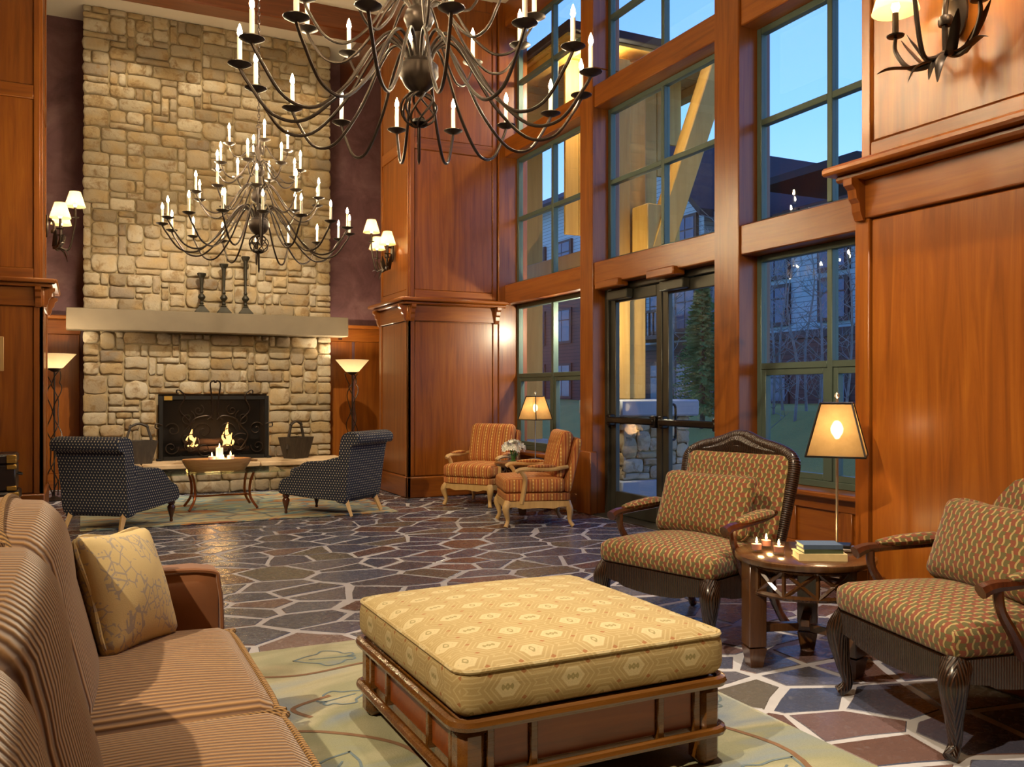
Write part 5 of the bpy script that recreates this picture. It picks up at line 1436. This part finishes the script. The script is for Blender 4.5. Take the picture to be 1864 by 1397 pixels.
# ------------------------------------------------------------------ wall sconces
def sconce(label, loc, rz, power):
    t = thing('wall_sconce', label, 'sconce', loc, rz, 'leafy iron wall sconces')
    MB().lathe([(.055, 0), (.055, .012), (.03, .02)], 18, mat=Matrix.Translation((0, 0, .20)) @ Matrix.Scale(2.1, 4, (0, 0, 1)) @ Matrix.Rotation(PI/2, 4, 'X')).build('back_plate', M['iron'], t)
    MB().tube(cr([(0, -.01, .26), (0, -.06, .25), (0, -.075, .16), (0, -.07, .02)], 5), .012, 8).build('stem', M['iron'], t)
    MB().lathe([(.026, 0), (.03, .01), (.03, .03), (.024, .04)], 12, (0, -.07, .13)).build('collar', M['iron'], t)
    for (x, y, z) in ((-.20, -.13, .14), (.20, -.13, .14), (.0, -.26, .30)):
        d = Vector((x, y+.07, 0)).normalized()
        arm = MB().tube(cr([(0, -.07, .02), (d.x*.08, -.07+d.y*.08, -.02), (x*.75, -.07+(y+.07)*.75, .0), (x, y, z-.06), (x, y, z)], 5), [.012, .011, .010, .008], 7).build('arm', M['iron'], t)
        MB().lathe([(.006, 0), (.035, .006), (.038, .012), (.01, .01)], 12, (x, y, z)).build('drip_cup', M['iron'], arm)
        MB().lathe([(.013, .01), (.013, .11)], 10, (x, y, z)).build('candle_tube', M['iron'], arm)
        MB().lathe([(.01, 0), (.018, .02), (.012, .045), (.002, .055)], 8, (x, y, z+.115)).build('light_bulb', M['lampbulb'], arm)
        MB().lathe([(.098, .115), (.052, .265)], 24, (x, y, z), cap=False).build('lamp_shade', M['paper_shade'], arm)
        light('POINT', 'sconce_glow', (x, y, z+.15), power, (1, .78, .50), .02, parent=t)
    rg = random.Random(8)
    for k, (a, L, up) in enumerate(((-2.6, .24, -.02), (-1.9, .18, -.12), (-1.3, .16, -.16), (-.5, .22, -.04), (-2.2, .15, .10), (-.9, .17, .11), (-3.0, .16, .12), (-.15, .17, .13), (-1.57, .13, -.13))):
        p0 = Vector((0, -.07, .02)); L *= 1.3; d = Vector((math.cos(a), math.sin(a)*.6, 0)); P = cr([p0, p0+d*L*.4+Vector((0, 0, -.03)), p0+d*L*.8+Vector((0, 0, up*.5)), p0+d*L+Vector((0, 0, up))], 5)
        MB().tube(P, [.009, .024, .019, .002], 6, False, None, .25).build('leaf', M['iron'], t)
sconce('leafy iron wall sconce on the near right pier, cut by the picture top', (3.305, 2.50, 2.60), -PI/2, 4)
sconce('leafy iron wall sconce with three lit shades on the pier right of the chimney', (3.305, 9.98, 2.66), -PI/2, 4)
sconce('leafy iron wall sconce with three lit shades on the pier left of the chimney', (-.325, 9.90, 2.66), PI/2, 4)

# ------------------------------------------------------------------ ceiling fittings
def fittings():
    names = ['left', 'middle', 'right']
    for i, (p, *_r) in enumerate(SPOTS):
        lb = ('recessed ceiling downlight above the chimney, %s of three' % names[i-3]) if 3 <= i <= 5 else 'recessed ceiling downlight number out of view over the lounge'.replace(' number out of view', ' %s' % ['behind the sofa', 'over the ottoman', 'over the woven armchairs', '', '', '', 'between the chandeliers by the windows', 'between the chandeliers by the left pier', 'between the chandeliers on the chimney axis'][i])
        t = thing('ceiling_downlight', lb, 'downlight', (p[0], p[1], ZC-.012), 0, 'recessed ceiling downlights')
        MB().lathe([(.075, .012), (.085, .004), (.08, 0), (.06, .003), (.055, .012)], 20, cap=False).build('trim_ring', M['white'], t)
        MB().lathe([(.054, .008), (.05, .006), (.002, .006)], 16, cap=False).build('lens', M['lampbulb'], t)
    s = thing('smoke_detector', 'small round smoke detector on the ceiling before the chimney', 'smoke detector', (2.45, 10.92, ZC-.035))
    MB().lathe([(.03, 0), (.05, .012), (.055, .034)], 16).build('housing', M['white'], s)
fittings()
